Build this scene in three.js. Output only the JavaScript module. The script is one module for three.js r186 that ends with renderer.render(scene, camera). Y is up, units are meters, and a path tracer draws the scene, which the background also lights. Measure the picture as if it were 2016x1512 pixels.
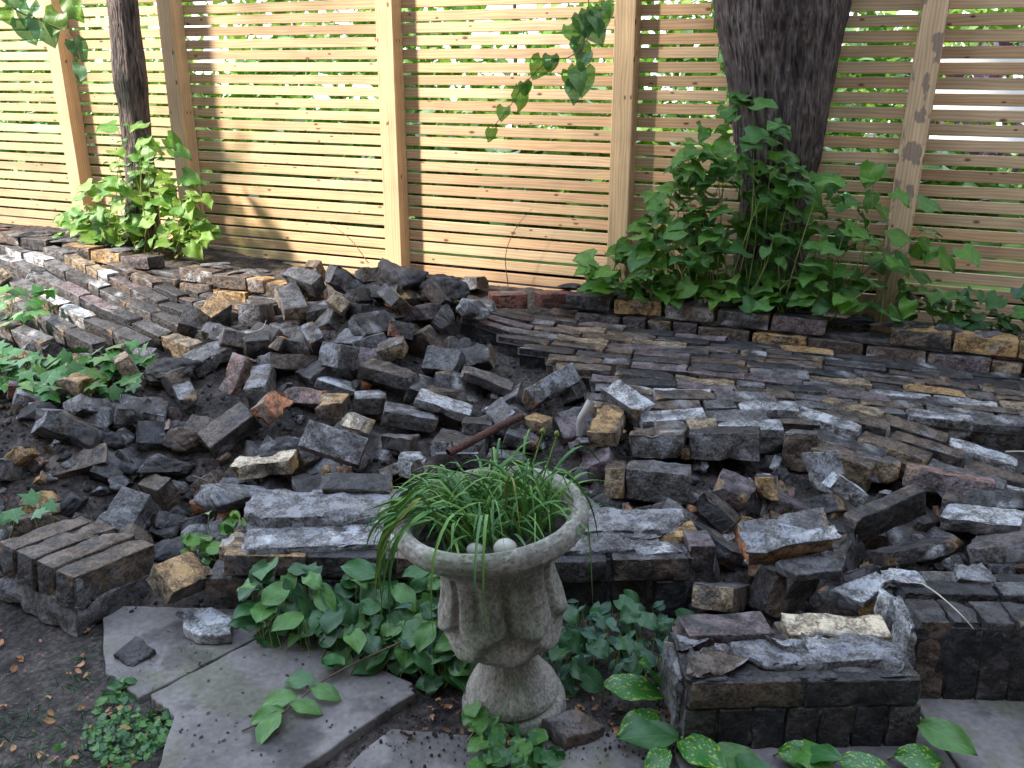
import * as THREE from 'three';
import { mergeGeometries, mergeVertices } from 'three/addons/utils/BufferGeometryUtils.js';

// ---------------------------------------------------------------- camera, sky, sun, exposure
const scene = new THREE.Scene();
const camera = new THREE.PerspectiveCamera(48.46, 4 / 3, 0.05, 200);
camera.position.set(0, 1.3, 0);
camera.rotation.set(-17 * Math.PI / 180, 0, 0);
scene.add(camera);

const renderer = new THREE.WebGLRenderer({ antialias: true });
renderer.setSize(1024, 768);
renderer.toneMapping = THREE.LinearToneMapping;
renderer.toneMappingExposure = 3.6;
renderer.shadowMap.enabled = true;

const SUN = new THREE.Vector3(-0.675, 0.643, 0.36).normalize();
{
  const w = 256, h = 128, data = new Float32Array(w * h * 4);
  for (let j = 0; j < h; j++) for (let i = 0; i < w; i++) {
    const el = ((j + 0.5) / h - 0.5) * Math.PI, k = Math.max(0, Math.sin(el)), o = (j * w + i) * 4;
    const t = Math.pow(k, 0.55);
    data[o] = 1.02 * (1 - t) + 0.62 * t; data[o + 1] = 1.05 * (1 - t) + 0.75 * t; data[o + 2] = 1.1 * (1 - t) + 1.0 * t; data[o + 3] = 1;
  }
  const sky = new THREE.DataTexture(data, w, h, THREE.RGBAFormat, THREE.FloatType);
  sky.mapping = THREE.EquirectangularReflectionMapping; sky.magFilter = THREE.LinearFilter; sky.needsUpdate = true;
  scene.background = sky; scene.environment = sky;
}
const sun = new THREE.DirectionalLight(new THREE.Color().setRGB(1, 0.9, 0.78), 3.25);
sun.position.copy(SUN).multiplyScalar(14).add(new THREE.Vector3(0, 0, -4));
sun.target.position.set(0, 0, -4); scene.add(sun, sun.target);
sun.castShadow = true; sun.shadow.radius = 10; sun.shadow.mapSize.set(2048, 2048);
Object.assign(sun.shadow.camera, { left: -9, right: 9, top: 9, bottom: -9, near: 0.5, far: 40 });

// ---------------------------------------------------------------- noise and helpers
function mulberry(a) { return () => { a |= 0; a = a + 0x6D2B79F5 | 0; let t = Math.imul(a ^ a >>> 15, 1 | a); t = t + Math.imul(t ^ t >>> 7, 61 | t) ^ t; return ((t ^ t >>> 14) >>> 0) / 4294967296; }; }
const rnd = mulberry(20240611);
const R = (a, b, f = rnd) => a + (b - a) * f();
const pick = (list, f = rnd) => list[Math.floor(f() * list.length)];
const clamp = (x, a = 0, b = 1) => Math.min(b, Math.max(a, x));
const sstep = (a, b, t) => { t = clamp((t - a) / (b - a)); return t * t * (3 - 2 * t); };
const lerp = (a, b, t) => a + (b - a) * t;
function hash3(x, y, z) { let n = Math.imul(x, 374761393) + Math.imul(y, 668265263) + Math.imul(z, 2147483647 ^ 0x5bd1e995); n = Math.imul(n ^ n >>> 13, 1274126177); return ((n ^ n >>> 16) >>> 0) / 4294967295; }
function vnoise(x, y, z = 0, p = 0) {              // value noise -1..1, period p on x and y when given
  const xi = Math.floor(x), yi = Math.floor(y), zi = Math.floor(z), fx = x - xi, fy = y - yi, fz = z - zi;
  const ux = fx * fx * (3 - 2 * fx), uy = fy * fy * (3 - 2 * fy), uz = fz * fz * (3 - 2 * fz);
  const m = p ? (v) => ((v % p) + p) % p : (v) => v;
  const X0 = m(xi), X1 = m(xi + 1), Y0 = m(yi), Y1 = m(yi + 1);
  const c = (X, Y, Z) => hash3(X, Y, Z);
  const a = lerp(lerp(c(X0, Y0, zi), c(X1, Y0, zi), ux), lerp(c(X0, Y1, zi), c(X1, Y1, zi), ux), uy);
  const b = uz ? lerp(lerp(c(X0, Y0, zi + 1), c(X1, Y0, zi + 1), ux), lerp(c(X0, Y1, zi + 1), c(X1, Y1, zi + 1), ux), uy) : a;
  return lerp(a, b, uz) * 2 - 1;
}
function fbm(x, y, z = 0, oct = 4, p = 0) { let s = 0, a = 0.5; for (let i = 0; i < oct; i++) { s += a * vnoise(x, y, z + i * 17.3, p); x *= 2; y *= 2; z *= 2; p *= 2; a *= 0.5; } return s; }

function tex(w, h, f, srgb = true) {               // f(u, v) -> [r, g, b] in 0..1
  const d = new Uint8Array(w * h * 4);
  for (let j = 0; j < h; j++) for (let i = 0; i < w; i++) { const c = f(i / w, j / h), o = (j * w + i) * 4; d[o] = clamp(c[0]) * 255; d[o + 1] = clamp(c[1]) * 255; d[o + 2] = clamp(c[2]) * 255; d[o + 3] = 255; }
  const t = new THREE.DataTexture(d, w, h, THREE.RGBAFormat);
  t.wrapS = t.wrapT = THREE.RepeatWrapping; t.magFilter = THREE.LinearFilter; t.minFilter = THREE.LinearMipmapLinearFilter; t.generateMipmaps = true;
  if (srgb) t.colorSpace = THREE.SRGBColorSpace; t.needsUpdate = true; return t;
}
const used = {};
function numbered(n) { const k = used[n] = (used[n] ?? -1) + 1; return k ? n + '_' + String(k).padStart(3, '0') : n; }
function shade(o) { o.traverse((m) => { if (m.isMesh) { m.castShadow = true; m.receiveShadow = true; } }); return o; }
function thing(name, label, category, pos = [0, 0, 0], group) {
  const o = new THREE.Group(); o.name = numbered(name); o.position.set(...pos); o.userData = { label, category };
  if (group) o.userData.group = group; scene.add(o); return o;
}
function single(name, geo, mat, label, category, group) {
  const o = new THREE.Mesh(geo, mat); o.name = numbered(name); o.userData = { label, category }; if (group) o.userData.group = group;
  o.castShadow = o.receiveShadow = true; scene.add(o); return o;
}
function part(name, geo, mat, parent, kind) { const o = new THREE.Mesh(geo, mat); o.name = name; o.castShadow = o.receiveShadow = true; if (kind) o.userData.kind = kind; parent.add(o); return o; }
function struct(name, geo, mat) { const o = new THREE.Mesh(geo, mat); o.name = name; o.userData.kind = 'structure'; o.receiveShadow = o.castShadow = true; scene.add(o); return o; }
const V3 = (x, y, z) => new THREE.Vector3(x, y, z);
const col = (r, g, b) => new THREE.Color().setRGB(r, g, b);

// rubble surface: height over distance d from the camera foot
const KD = [1.2, 1.9, 2.03, 2.48, 2.8, 3.2, 3.7, 4.2, 5, 6], KH = [0, 0.05, 0.18, 0.235, 0.325, 0.41, 0.475, 0.51, 0.54, 0.55];
function hsurf(x, d) {
  let h = KH[KH.length - 1];
  if (d <= KD[0]) h = 0; else for (let i = 1; i < KD.length; i++) if (d < KD[i]) { h = lerp(KH[i - 1], KH[i], (d - KD[i - 1]) / (KD[i] - KD[i - 1])); break; }
  h += 0.14 * sstep(0.9, 2.6, -x) * sstep(3.2, 4.6, d);
  h += 0.18 * Math.exp(-(((x + 0.65) / 0.42) ** 2 + ((d - 3.65) / 0.36) ** 2));
  h -= 0.16 * Math.exp(-(((x + 1.15) / 0.42) ** 2 + ((d - 2.55) / 0.33) ** 2));
  return h;
}
const stubR = (x) => 4.05 - 0.47 * x, stubL = (x) => 4.1 - 0.52 * (x + 1.17), fenceD = (x) => 4.4 - 0.41 * x;
function soilH(x, d) {
  const n = 0.016 * fbm(x * 9, d * 9, 3.1, 4) + 0.012 * fbm(x * 32, d * 32, 8.2, 2);
  const rise = sstep(2.0, 2.32, d), side = 1 - 0.6 * sstep(0.45, 0.9, x) * (1 - sstep(2.2, 2.6, d));
  let h = rise * side * Math.max(0, hsurf(x, d) - 0.085);
  const back = sstep(0.05, 0.25, d - (x > -0.4 ? stubR(x) : stubL(x)));
  h += back * 0.05;
  return h + n * (0.25 + 0.9 * rise) * (d < 7 ? 1 : 0);
}

// ---------------------------------------------------------------- materials
const brickMap = tex(512, 512, (u, v) => {
  const p = 16, f = fbm(u * p, v * p, 1, 5, p), g = fbm(u * 64, v * 64, 5, 3, 64), s = vnoise(u * 128, v * 128, 9, 128), q = fbm(u * 8, v * 8, 21, 4, 8);
  let k = 0.74 + 0.38 * f + 0.42 * g; if (s > 0.7) k -= 0.32; if (s < -0.84) k += 0.3;
  const w = sstep(0.06, 0.24, q) * 0.36; k += w * 0.7;
  return [k * (1 - w * 0.16), k * (1 - w * 0.06), k * (1 + w * 0.1)];
});
const brickBump = tex(512, 512, (u, v) => { const f = fbm(u * 24, v * 24, 4, 5, 24), s = vnoise(u * 90, v * 90, 2, 90), q = fbm(u * 10, v * 10, 31, 3, 10); const k = 0.55 + 0.5 * f + 0.25 * q - (s > 0.6 ? 0.35 * (s - 0.6) / 0.4 : 0); return [k, k, k]; }, false);
const M = {};
M.brick = new THREE.MeshStandardMaterial({ name: 'brick', vertexColors: true, map: brickMap, bumpMap: brickBump, bumpScale: 0.006, roughness: 0.6 });
M.mortar = new THREE.MeshStandardMaterial({ name: 'mortar', vertexColors: true, map: brickMap, bumpMap: brickBump, bumpScale: 0.005, roughness: 0.7 });
const soilMap = tex(512, 512, (u, v) => {
  const f = fbm(u * 12, v * 12, 2, 5, 12), g = fbm(u * 70, v * 70, 6, 2, 70), s = vnoise(u * 150, v * 150, 3, 150);
  const k = 0.2 + 0.13 * f + 0.14 * g + (s > 0.86 ? 0.2 : 0); return [k * 1.08, k * 0.98, k * 0.93];
});
M.soil = new THREE.MeshStandardMaterial({ name: 'soil', map: soilMap, bumpMap: brickBump, bumpScale: 0.008, roughness: 1 });
const slabMap = tex(1024, 1024, (u, v) => {
  const f = fbm(u * 6, v * 6, 2, 6, 6), g = fbm(u * 90, v * 90, 7, 3, 90), s = vnoise(u * 220, v * 220, 4, 220), st = sstep(0.12, 0.4, fbm(u * 9, v * 9, 44, 4, 9));
  const k = 0.54 + 0.13 * f + 0.09 * g + (s > 0.9 ? 0.07 : 0) - (s < -0.9 ? 0.08 : 0) - st * 0.14, mo = sstep(0.16, 0.34, fbm(u * 5, v * 5, 71, 5, 5)) * 0.5; return [k * (1 - mo * 0.16), k * (0.985 - mo * 0.12), k * (0.97 - mo * 0.3)];
});
M.slab = new THREE.MeshStandardMaterial({ name: 'paving stone', map: slabMap, color: col(0.62, 0.595, 0.6), bumpMap: brickBump, bumpScale: 0.002, roughness: 0.88 });
const woodMap = (seed, stain) => tex(1024, 256, (u, v) => {
  const w = v * 40 + 2.2 * fbm(u * 8, v * 8, seed, 3, 8), ring = Math.sin(w * 2.2 + 3 * fbm(u * 4, v * 16, seed + 3, 3, 4));
  const fine = fbm(u * 24, v * 256, seed + 9, 2, 8), blot = fbm(u * 7, v * 7, seed + 21, 4, 7);
  let k = 0.80 + 0.05 * ring + 0.07 * fine + 0.10 * blot, kn = 0;
  for (let i = 0; i < 9; i++) { const a = hash3(i, seed, 1), b = hash3(i, seed, 2), r = 0.006 + 0.007 * hash3(i, seed, 3), du = (Math.abs(u - a) > 0.5 ? 1 - Math.abs(u - a) : Math.abs(u - a)), dv = (v - b) * 0.25; kn = Math.max(kn, 1 - Math.hypot(du, dv) / r); }
  kn = clamp(kn * 1.6); k -= kn * 0.38;
  let c = [k, k * (0.86 - kn * 0.1), k * (0.68 - kn * 0.14)];
  if (stain) { const s = sstep(0.10, 0.2, fbm(u * 22, v * 6, seed + 40, 4, 22)); c = c.map((x, i) => lerp(x, [0.36, 0.32, 0.33][i], s * 0.5)); }
  return c;
});
const woods = [1, 2, 3].map((s) => woodMap(s * 11));
M.wood = [[1, 1, 1], [0.84, 0.77, 0.72], [0.93, 0.94, 0.92], [0.76, 0.69, 0.64], [1, 0.9, 0.82], [0.88, 0.86, 0.8]].map(([r, g, b], i) => new THREE.MeshStandardMaterial({ name: 'pine slat', map: woods[i % 3], color: col(r, g, b), roughness: 0.75 }));
M.post = new THREE.MeshStandardMaterial({ name: 'pine post', map: woodMap(53), color: col(0.9, 0.88, 0.82), roughness: 0.75 });
M.postStain = new THREE.MeshStandardMaterial({ name: 'stained post', map: woodMap(67, true), roughness: 0.8 });
const barkN = (u, v) => { const x = Math.cos(u * 6.28318) * 4.2, y = Math.sin(u * 6.28318) * 4.2; return [1 - Math.abs(fbm(x * 1.6, y * 1.6, v * 9, 4)) * 2.4, fbm(x * 4, y * 4, v * 26, 3), fbm(x * 0.5, y * 0.5, v * 4 + 9, 3)]; };
const barkMap = tex(512, 512, (u, v) => { const [r, g, q] = barkN(u, v), k = 0.22 + 0.16 * r + 0.17 * g + 0.10 * q; return [k * 1.08, k * 0.96, k * 0.92]; });
const barkBump = tex(512, 512, (u, v) => { const [r, g] = barkN(u, v), k = 0.5 + 0.35 * r + 0.25 * g; return [k, k, k]; }, false);
barkMap.wrapT = barkBump.wrapT = THREE.MirroredRepeatWrapping;
M.bark = new THREE.MeshStandardMaterial({ name: 'bark', map: barkMap, bumpMap: barkBump, bumpScale: 0.022, roughness: 0.95 });
M.twig = new THREE.MeshStandardMaterial({ name: 'twig', color: col(0.13, 0.08, 0.05), roughness: 0.85 });
M.stem = new THREE.MeshStandardMaterial({ name: 'green stem', color: col(0.2, 0.24, 0.07), roughness: 0.7 });
const leafMap = tex(256, 256, (u, v) => {            // u across, v base to tip
  const x = Math.abs(u - 0.5) * 2, vein = Math.abs(((v * 7 - x * 2.2) % 1 + 1) % 1 - 0.5) * 2, mid = Math.exp(-x * x * 900), n = fbm(u * 10, v * 10, 4, 4, 10);
  let k = 0.8 + 0.12 * n - 0.10 * sstep(0.86, 1, vein) + mid * 0.2; return [k * 0.95 + mid * 0.1, k, k * 0.9];
});
const leafMat = (name, r, g, b, t = 0.38, rough = 0.5) => new THREE.MeshPhysicalMaterial({ name, color: col(r, g, b), map: leafMap, bumpMap: leafMap, bumpScale: 0.001, roughness: rough, transmission: t, thickness: 0, side: THREE.DoubleSide, ior: 1.4 });
M.lime = [leafMat('lime leaf', 0.20, 0.46, 0.05, 0.45), leafMat('lime leaf mid', 0.14, 0.36, 0.055, 0.42), leafMat('lime leaf deep', 0.09, 0.27, 0.06, 0.4), leafMat('young leaf', 0.34, 0.55, 0.07, 0.45)];
M.hang = [leafMat('hanging leaf', 0.34, 0.62, 0.16, 0.65, 0.45), leafMat('hanging leaf bluish', 0.28, 0.52, 0.3, 0.6, 0.4)];
M.dark = [leafMat('violet leaf', 0.075, 0.23, 0.08, 0.2, 0.36), leafMat('violet leaf deep', 0.05, 0.16, 0.065, 0.2, 0.36), leafMat('violet leaf bright', 0.15, 0.35, 0.085, 0.25, 0.4)];
M.blue = [leafMat('bluish leaf', 0.08, 0.19, 0.15, 0.15, 0.5), leafMat('bluish leaf deep', 0.055, 0.14, 0.10, 0.15, 0.5)];
M.ivy = [leafMat('ivy leaf', 0.08, 0.27, 0.055, 0.25, 0.36), leafMat('ivy leaf pale', 0.11, 0.30, 0.10, 0.25, 0.36), leafMat('ivy leaf young', 0.2, 0.42, 0.07, 0.35, 0.4)];
const spotMap = tex(256, 256, (u, v) => { const x = Math.abs(u - 0.5) * 2, mid = Math.exp(-x * x * 900), s = fbm(u * 22, v * 22, 3, 2, 22) + 0.25 * fbm(u * 5, v * 5, 9, 2, 5), y = sstep(0.22, 0.32, s); return [lerp(0.24, 0.72, y) + mid * 0.1, lerp(0.5, 0.78, y), lerp(0.22, 0.3, y)]; });
M.spotted = new THREE.MeshPhysicalMaterial({ name: 'spotted laurel leaf', map: spotMap, roughness: 0.38, transmission: 0.12, thickness: 0, side: THREE.DoubleSide, color: col(0.6, 0.7, 0.55) });
M.blade = [leafMat('blade', 0.24, 0.48, 0.10, 0.25, 0.42), leafMat('blade deep', 0.13, 0.34, 0.10, 0.25, 0.42), leafMat('blade yellow', 0.42, 0.42, 0.1, 0.25, 0.5)];
const stoneMap = tex(512, 512, (u, v) => { const f = fbm(u * 7, v * 7, 5, 5, 7), g = fbm(u * 80, v * 80, 2, 3, 80), s = vnoise(u * 130, v * 130, 6, 130), m = sstep(0.1, 0.35, fbm(u * 5, v * 5, 66, 4, 5)); const k = 0.60 + 0.12 * f + 0.2 * g - (s > 0.7 ? 0.13 : 0); return [lerp(k, k * 0.86, m), lerp(k * 0.975, k * 0.89, m), lerp(k * 0.91, k * 0.78, m)]; });
M.stone = new THREE.MeshStandardMaterial({ name: 'cast stone', map: stoneMap, color: col(0.8, 0.8, 0.8), bumpMap: brickBump, bumpScale: 0.003, roughness: 0.93 });
const grassMap = tex(256, 256, (u, v) => { const f = fbm(u * 20, v * 20, 5, 4, 20); return [0.34 + 0.2 * f, 0.46 + 0.2 * f, 0.18 + 0.1 * f]; });
M.lawn = new THREE.MeshStandardMaterial({ name: 'lawn', map: grassMap, roughness: 1 });
M.white = new THREE.MeshStandardMaterial({ name: 'white paint', color: col(0.8, 0.8, 0.8), roughness: 0.5 });
M.render = new THREE.MeshStandardMaterial({ name: 'house wall', map: stoneMap, color: col(0.6, 0.5, 0.45), roughness: 0.95 });

// ---------------------------------------------------------------- geometry builders
const TONE = { soot: [0.03, 0.029, 0.032], dark: [0.056, 0.05, 0.049], grey: [0.127, 0.119, 0.117], brown: [0.125, 0.09, 0.066], buff: [0.31, 0.235, 0.15], ochre: [0.38, 0.235, 0.10], orange: [0.46, 0.19, 0.085], red: [0.2, 0.08, 0.06], pink: [0.29, 0.18, 0.15], mauve: [0.15, 0.113, 0.115], lime: [0.42, 0.42, 0.42], cream: [0.56, 0.46, 0.32], mort: [0.21, 0.205, 0.208], frog: [0.5, 0.3, 0.16], fresh: [0.32, 0.2, 0.1] };
for (const t of Object.values(TONE)) for (let k = 0; k < 3; k++) t[k] *= 1.18;
function smoothNormals(g) {                           // normals shared across seams, for grids built face by face
  const p = g.attributes.position, ix = g.index, acc = new Map(), keys = [];
  const key = (i) => Math.round(p.getX(i) * 2e4) + ',' + Math.round(p.getY(i) * 2e4) + ',' + Math.round(p.getZ(i) * 2e4);
  for (let i = 0; i < p.count; i++) keys.push(key(i));
  const a = V3(), b = V3(), c = V3();
  for (let t = 0; t < ix.count; t += 3) {
    const [i, j, k] = [ix.getX(t), ix.getX(t + 1), ix.getX(t + 2)];
    a.fromBufferAttribute(p, i); b.fromBufferAttribute(p, j).sub(a); c.fromBufferAttribute(p, k).sub(a); b.cross(c);
    for (const q of [i, j, k]) { const s = acc.get(keys[q]); if (s) s.add(b); else acc.set(keys[q], b.clone()); }
  }
  const n = new Float32Array(p.count * 3);
  for (let i = 0; i < p.count; i++) { const v = acc.get(keys[i]); v.normalize(); n[i * 3] = v.x; n[i * 3 + 1] = v.y; n[i * 3 + 2] = v.z; v.multiplyScalar(1); }
  g.setAttribute('normal', new THREE.BufferAttribute(n, 3)); return g;
}
function axisStops(half, n, e) { const out = [-half]; const inner = half - e; for (let i = 0; i < n - 1; i++) out.push(-inner + (2 * inner) * i / (n - 2)); out.push(half); return out; }
function brickGeo(lx, ly, lz, o = {}) {
  const f = mulberry(o.seed ?? 1), sd = f() * 90, e = Math.min(0.0045, lx * 0.2, ly * 0.2, lz * 0.2), q = o.seg ?? 1, H = [lx / 2, ly / 2, lz / 2];
  const N = H.map((h) => Math.max(4, Math.round(h * 2 / 0.026 * q) + 2)), st = H.map((h, i) => axisStops(h, N[i], e));
  const chips = []; const nc = o.chips ?? (f() < 0.75 ? 1 + Math.floor(f() * 4) : 0);
  for (let i = 0; i < nc; i++) { const c = V3(f() < 0.5 ? -1 : 1, f() < 0.5 ? -1 : 1, f() < 0.5 ? -1 : 1), n = V3(c.x * R(0.2, 1, f), c.y * R(0.2, 1, f), c.z * R(0.2, 1, f)).normalize(); chips.push([n, n.x * c.x * H[0] + n.y * c.y * H[1] + n.z * c.z * H[2] - R(0.006, o.chipSize ?? 0.026, f)]); }
  if (o.broken) { const n = V3(1, R(-0.35, 0.35, f), R(-0.35, 0.35, f)).normalize(); chips.push([n, H[0] * 0.9]); }
  const tone = o.faces ?? Array(6).fill('grey'), fresh = TONE[o.fresh ?? 'fresh'], rough = o.rough ?? 1;
  const pos = [], uv = [], cl = [], ix = [], v = V3(), d = V3(), uo = f() * 7, vo = f() * 7;
  const face = (ax, sg, ua, va, fi) => {
    const base = pos.length / 3, U = st[ua], W = st[va], tc = TONE[tone[fi]];
    const second = TONE[o.second?.[fi] ?? pick(['soot', 'dark', 'mort', 'brown', 'lime', 'mort', 'soot'], f)], th = R(0.0, 0.32, f);
    for (let j = 0; j < W.length; j++) for (let i = 0; i < U.length; i++) {
      const p = [0, 0, 0]; p[ax] = sg * H[ax]; p[ua] = U[i]; p[va] = W[j]; v.set(...p);
      let edge = 0; for (let k = 0; k < 3; k++) if (Math.abs(p[k]) > H[k] - e * 1.01) edge++;
      const c = [0, 1, 2].map((k) => clamp(p[k], -H[k] + e, H[k] - e)); d.set(p[0] - c[0], p[1] - c[1], p[2] - c[2]); const len = d.length();
      if (len > 1e-9) v.set(c[0], c[1], c[2]).addScaledVector(d, e / len); else d.set(0, 0, 0);
      d.normalize();
      let dn = 0.0042 * rough * fbm(p[0] * 16 + sd, p[1] * 16, p[2] * 16 + sd, 3) + 0.0022 * rough * vnoise(p[0] * 75, p[1] * 75 + sd, p[2] * 75);
      if (edge > 1) dn -= Math.max(0, vnoise(p[0] * 30 + sd, p[1] * 30 + 5, p[2] * 30) - 0.05) * 0.013 * rough;
      v.addScaledVector(d, dn);
      let cut = 0; for (const [n, off] of chips) { const k = v.dot(n) - off; if (k > 0) { v.addScaledVector(n, -k * 0.96 + 0.003 * vnoise(p[0] * 60, p[1] * 60, p[2] * 60 + sd)); cut = Math.max(cut, Math.min(1, k / 0.006)); } }
      pos.push(v.x, v.y, v.z); uv.push(p[ua] * 3.2 + uo + ax * 0.37, p[va] * 3.2 + vo + sg * 0.21);
      const m = sstep(th, th + 0.18, fbm(p[0] * 22 + sd * 3, p[1] * 22 + fi * 9, p[2] * 22, 3)) * 0.9;
      for (let k = 0; k < 3; k++) cl.push(lerp(lerp(tc[k], second[k], m), fresh[k], cut * 0.8));
    }
    const nu = U.length, nv = W.length;
    for (let j = 0; j < nv - 1; j++) for (let i = 0; i < nu - 1; i++) { const a = base + j * nu + i, b = a + 1, c2 = a + nu, d2 = c2 + 1; if (sg > 0) ix.push(a, b, d2, a, d2, c2); else ix.push(a, d2, b, a, c2, d2); }
  };
  face(0, 1, 1, 2, 0); face(0, -1, 1, 2, 1); face(1, 1, 2, 0, 2); face(1, -1, 2, 0, 3); face(2, 1, 0, 1, 4); face(2, -1, 0, 1, 5);
  const g = new THREE.BufferGeometry(); g.setAttribute('position', new THREE.Float32BufferAttribute(pos, 3)); g.setAttribute('uv', new THREE.Float32BufferAttribute(uv, 2)); g.setAttribute('color', new THREE.Float32BufferAttribute(cl, 3)); g.setIndex(ix);
  return smoothNormals(g);
}
function lumpGeo(rx, ry, rz, o = {}) {                 // broken lump of mortar or stone
  const f = mulberry(o.seed ?? 1), sd = f() * 70, g = mergeVertices(new THREE.IcosahedronGeometry(1, o.detail ?? 7).deleteAttribute('normal').deleteAttribute('uv')), p = g.attributes.position, uv = [], cl = [], v = V3();
  const planes = []; for (let i = 0; i < (o.planes ?? 7); i++) planes.push([V3(R(-1, 1, f), R(-1, 1, f), R(-1, 1, f)).normalize(), R(0.45, 0.85, f)]);
  const a = TONE[o.tone ?? 'mort'], b = TONE[o.second ?? 'soot'], rg = o.rough ?? 1;
  for (let i = 0; i < p.count; i++) {
    v.fromBufferAttribute(p, i); for (const [n, off] of planes) { const k = v.dot(n) - off; if (k > 0) v.addScaledVector(n, -k * 0.92); }
    v.multiplyScalar(1 + 0.22 * rg * fbm(v.x * 2.2 + sd, v.y * 2.2, v.z * 2.2, 3) + 0.10 * rg * fbm(v.x * 7, v.y * 7 + sd, v.z * 7, 3));
    const m = sstep(-0.05, 0.2, fbm(v.x * 2 + sd, v.y * 2, v.z * 2 + 4, 3)); for (let k = 0; k < 3; k++) cl.push(lerp(a[k], b[k], m));
    v.set(v.x * rx, v.y * ry, v.z * rz); p.setXYZ(i, v.x, v.y, v.z); uv.push((v.x + v.y * 0.9) * 3.2 + sd, (v.z + v.y * 0.8) * 3.2);
  }
  g.setAttribute('uv', new THREE.Float32BufferAttribute(uv, 2)); g.setAttribute('color', new THREE.Float32BufferAttribute(cl, 3)); g.computeVertexNormals(); return g;
}
function slabGeo(pts, th, o = {}) {                    // irregular plate lying flat: outline points [x, z], thickness th
  const f = mulberry(o.seed ?? 1), out = [], n = o.steps ?? 5, jit = o.jit ?? 0.006;
  pts.forEach((p, i) => { const q = pts[(i + 1) % pts.length]; for (let k = 0; k < n; k++) { const t = k / n; out.push(new THREE.Vector2(lerp(p[0], q[0], t) + R(-jit, jit, f), -(lerp(p[1], q[1], t) + R(-jit, jit, f)))); } });
  const g = new THREE.ExtrudeGeometry(new THREE.Shape(out), { depth: th, bevelEnabled: true, bevelThickness: o.bevel ?? 0.004, bevelSize: o.bevel ?? 0.004, bevelSegments: 2 });
  g.rotateX(-Math.PI / 2); const p = g.attributes.position, uv = g.attributes.uv; const cl = [], a = TONE[o.tone ?? 'mort'], b = TONE[o.second ?? 'grey'];
  for (let i = 0; i < p.count; i++) { const x = p.getX(i), y = p.getY(i), z = p.getZ(i); uv.setXY(i, (x + y * 0.9) * (o.uv ?? 3), (z + y * 0.9) * (o.uv ?? 3)); const m = sstep(-0.1, 0.2, fbm(x * 20, z * 20, 4, 3)); for (let k = 0; k < 3; k++) cl.push(lerp(a[k], b[k], m)); }
  g.setAttribute('color', new THREE.Float32BufferAttribute(cl, 3)); return g;
}
function boxUV(w, h, d, o = {}) {                      // chamfered timber, u along the longest side, scale metres
  const c = o.chamfer ?? 0.002, s = new THREE.Shape([[-h / 2 + c, -d / 2], [h / 2 - c, -d / 2], [h / 2, -d / 2 + c], [h / 2, d / 2 - c], [h / 2 - c, d / 2], [-h / 2 + c, d / 2], [-h / 2, d / 2 - c], [-h / 2, -d / 2 + c]].map(([a, b]) => new THREE.Vector2(a, b)));
  const g = new THREE.ExtrudeGeometry(s, { depth: w, bevelEnabled: false }); g.translate(0, 0, -w / 2); g.applyMatrix4(new THREE.Matrix4().set(0, 0, 1, 0, 1, 0, 0, 0, 0, 1, 0, 0, 0, 0, 0, 1)); // length to x, height to y, depth to z
  const p = g.attributes.position, n = g.attributes.normal, uv = g.attributes.uv, ou = o.u ?? 0, ov = o.v ?? 0;
  for (let i = 0; i < p.count; i++) { const end = Math.abs(n.getX(i)) > 0.9; uv.setXY(i, (end ? p.getZ(i) * 0.1 : p.getX(i) / 1.6) + ou, (end ? p.getY(i) : Math.abs(n.getY(i)) > 0.7 ? p.getZ(i) + 0.05 : p.getY(i)) / 0.2 + ov); }
  return g;
}
function tube(points, r0, r1, seg = 6, n) {
  const c = new THREE.CatmullRomCurve3(points.map((p) => p.isVector3 ? p : V3(...p))), m = n ?? points.length * 4, g = new THREE.TubeGeometry(c, m, 1, seg, false), p = g.attributes.position, nr = g.attributes.normal;
  for (let i = 0; i <= m; i++) for (let j = 0; j <= seg; j++) { const k = i * (seg + 1) + j, r = lerp(r0, r1, i / m), ctr = c.getPointAt(i / m); p.setXYZ(k, ctr.x + nr.getX(k) * r, ctr.y + nr.getY(k) * r, ctr.z + nr.getZ(k) * r); }
  return g;
}
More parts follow.
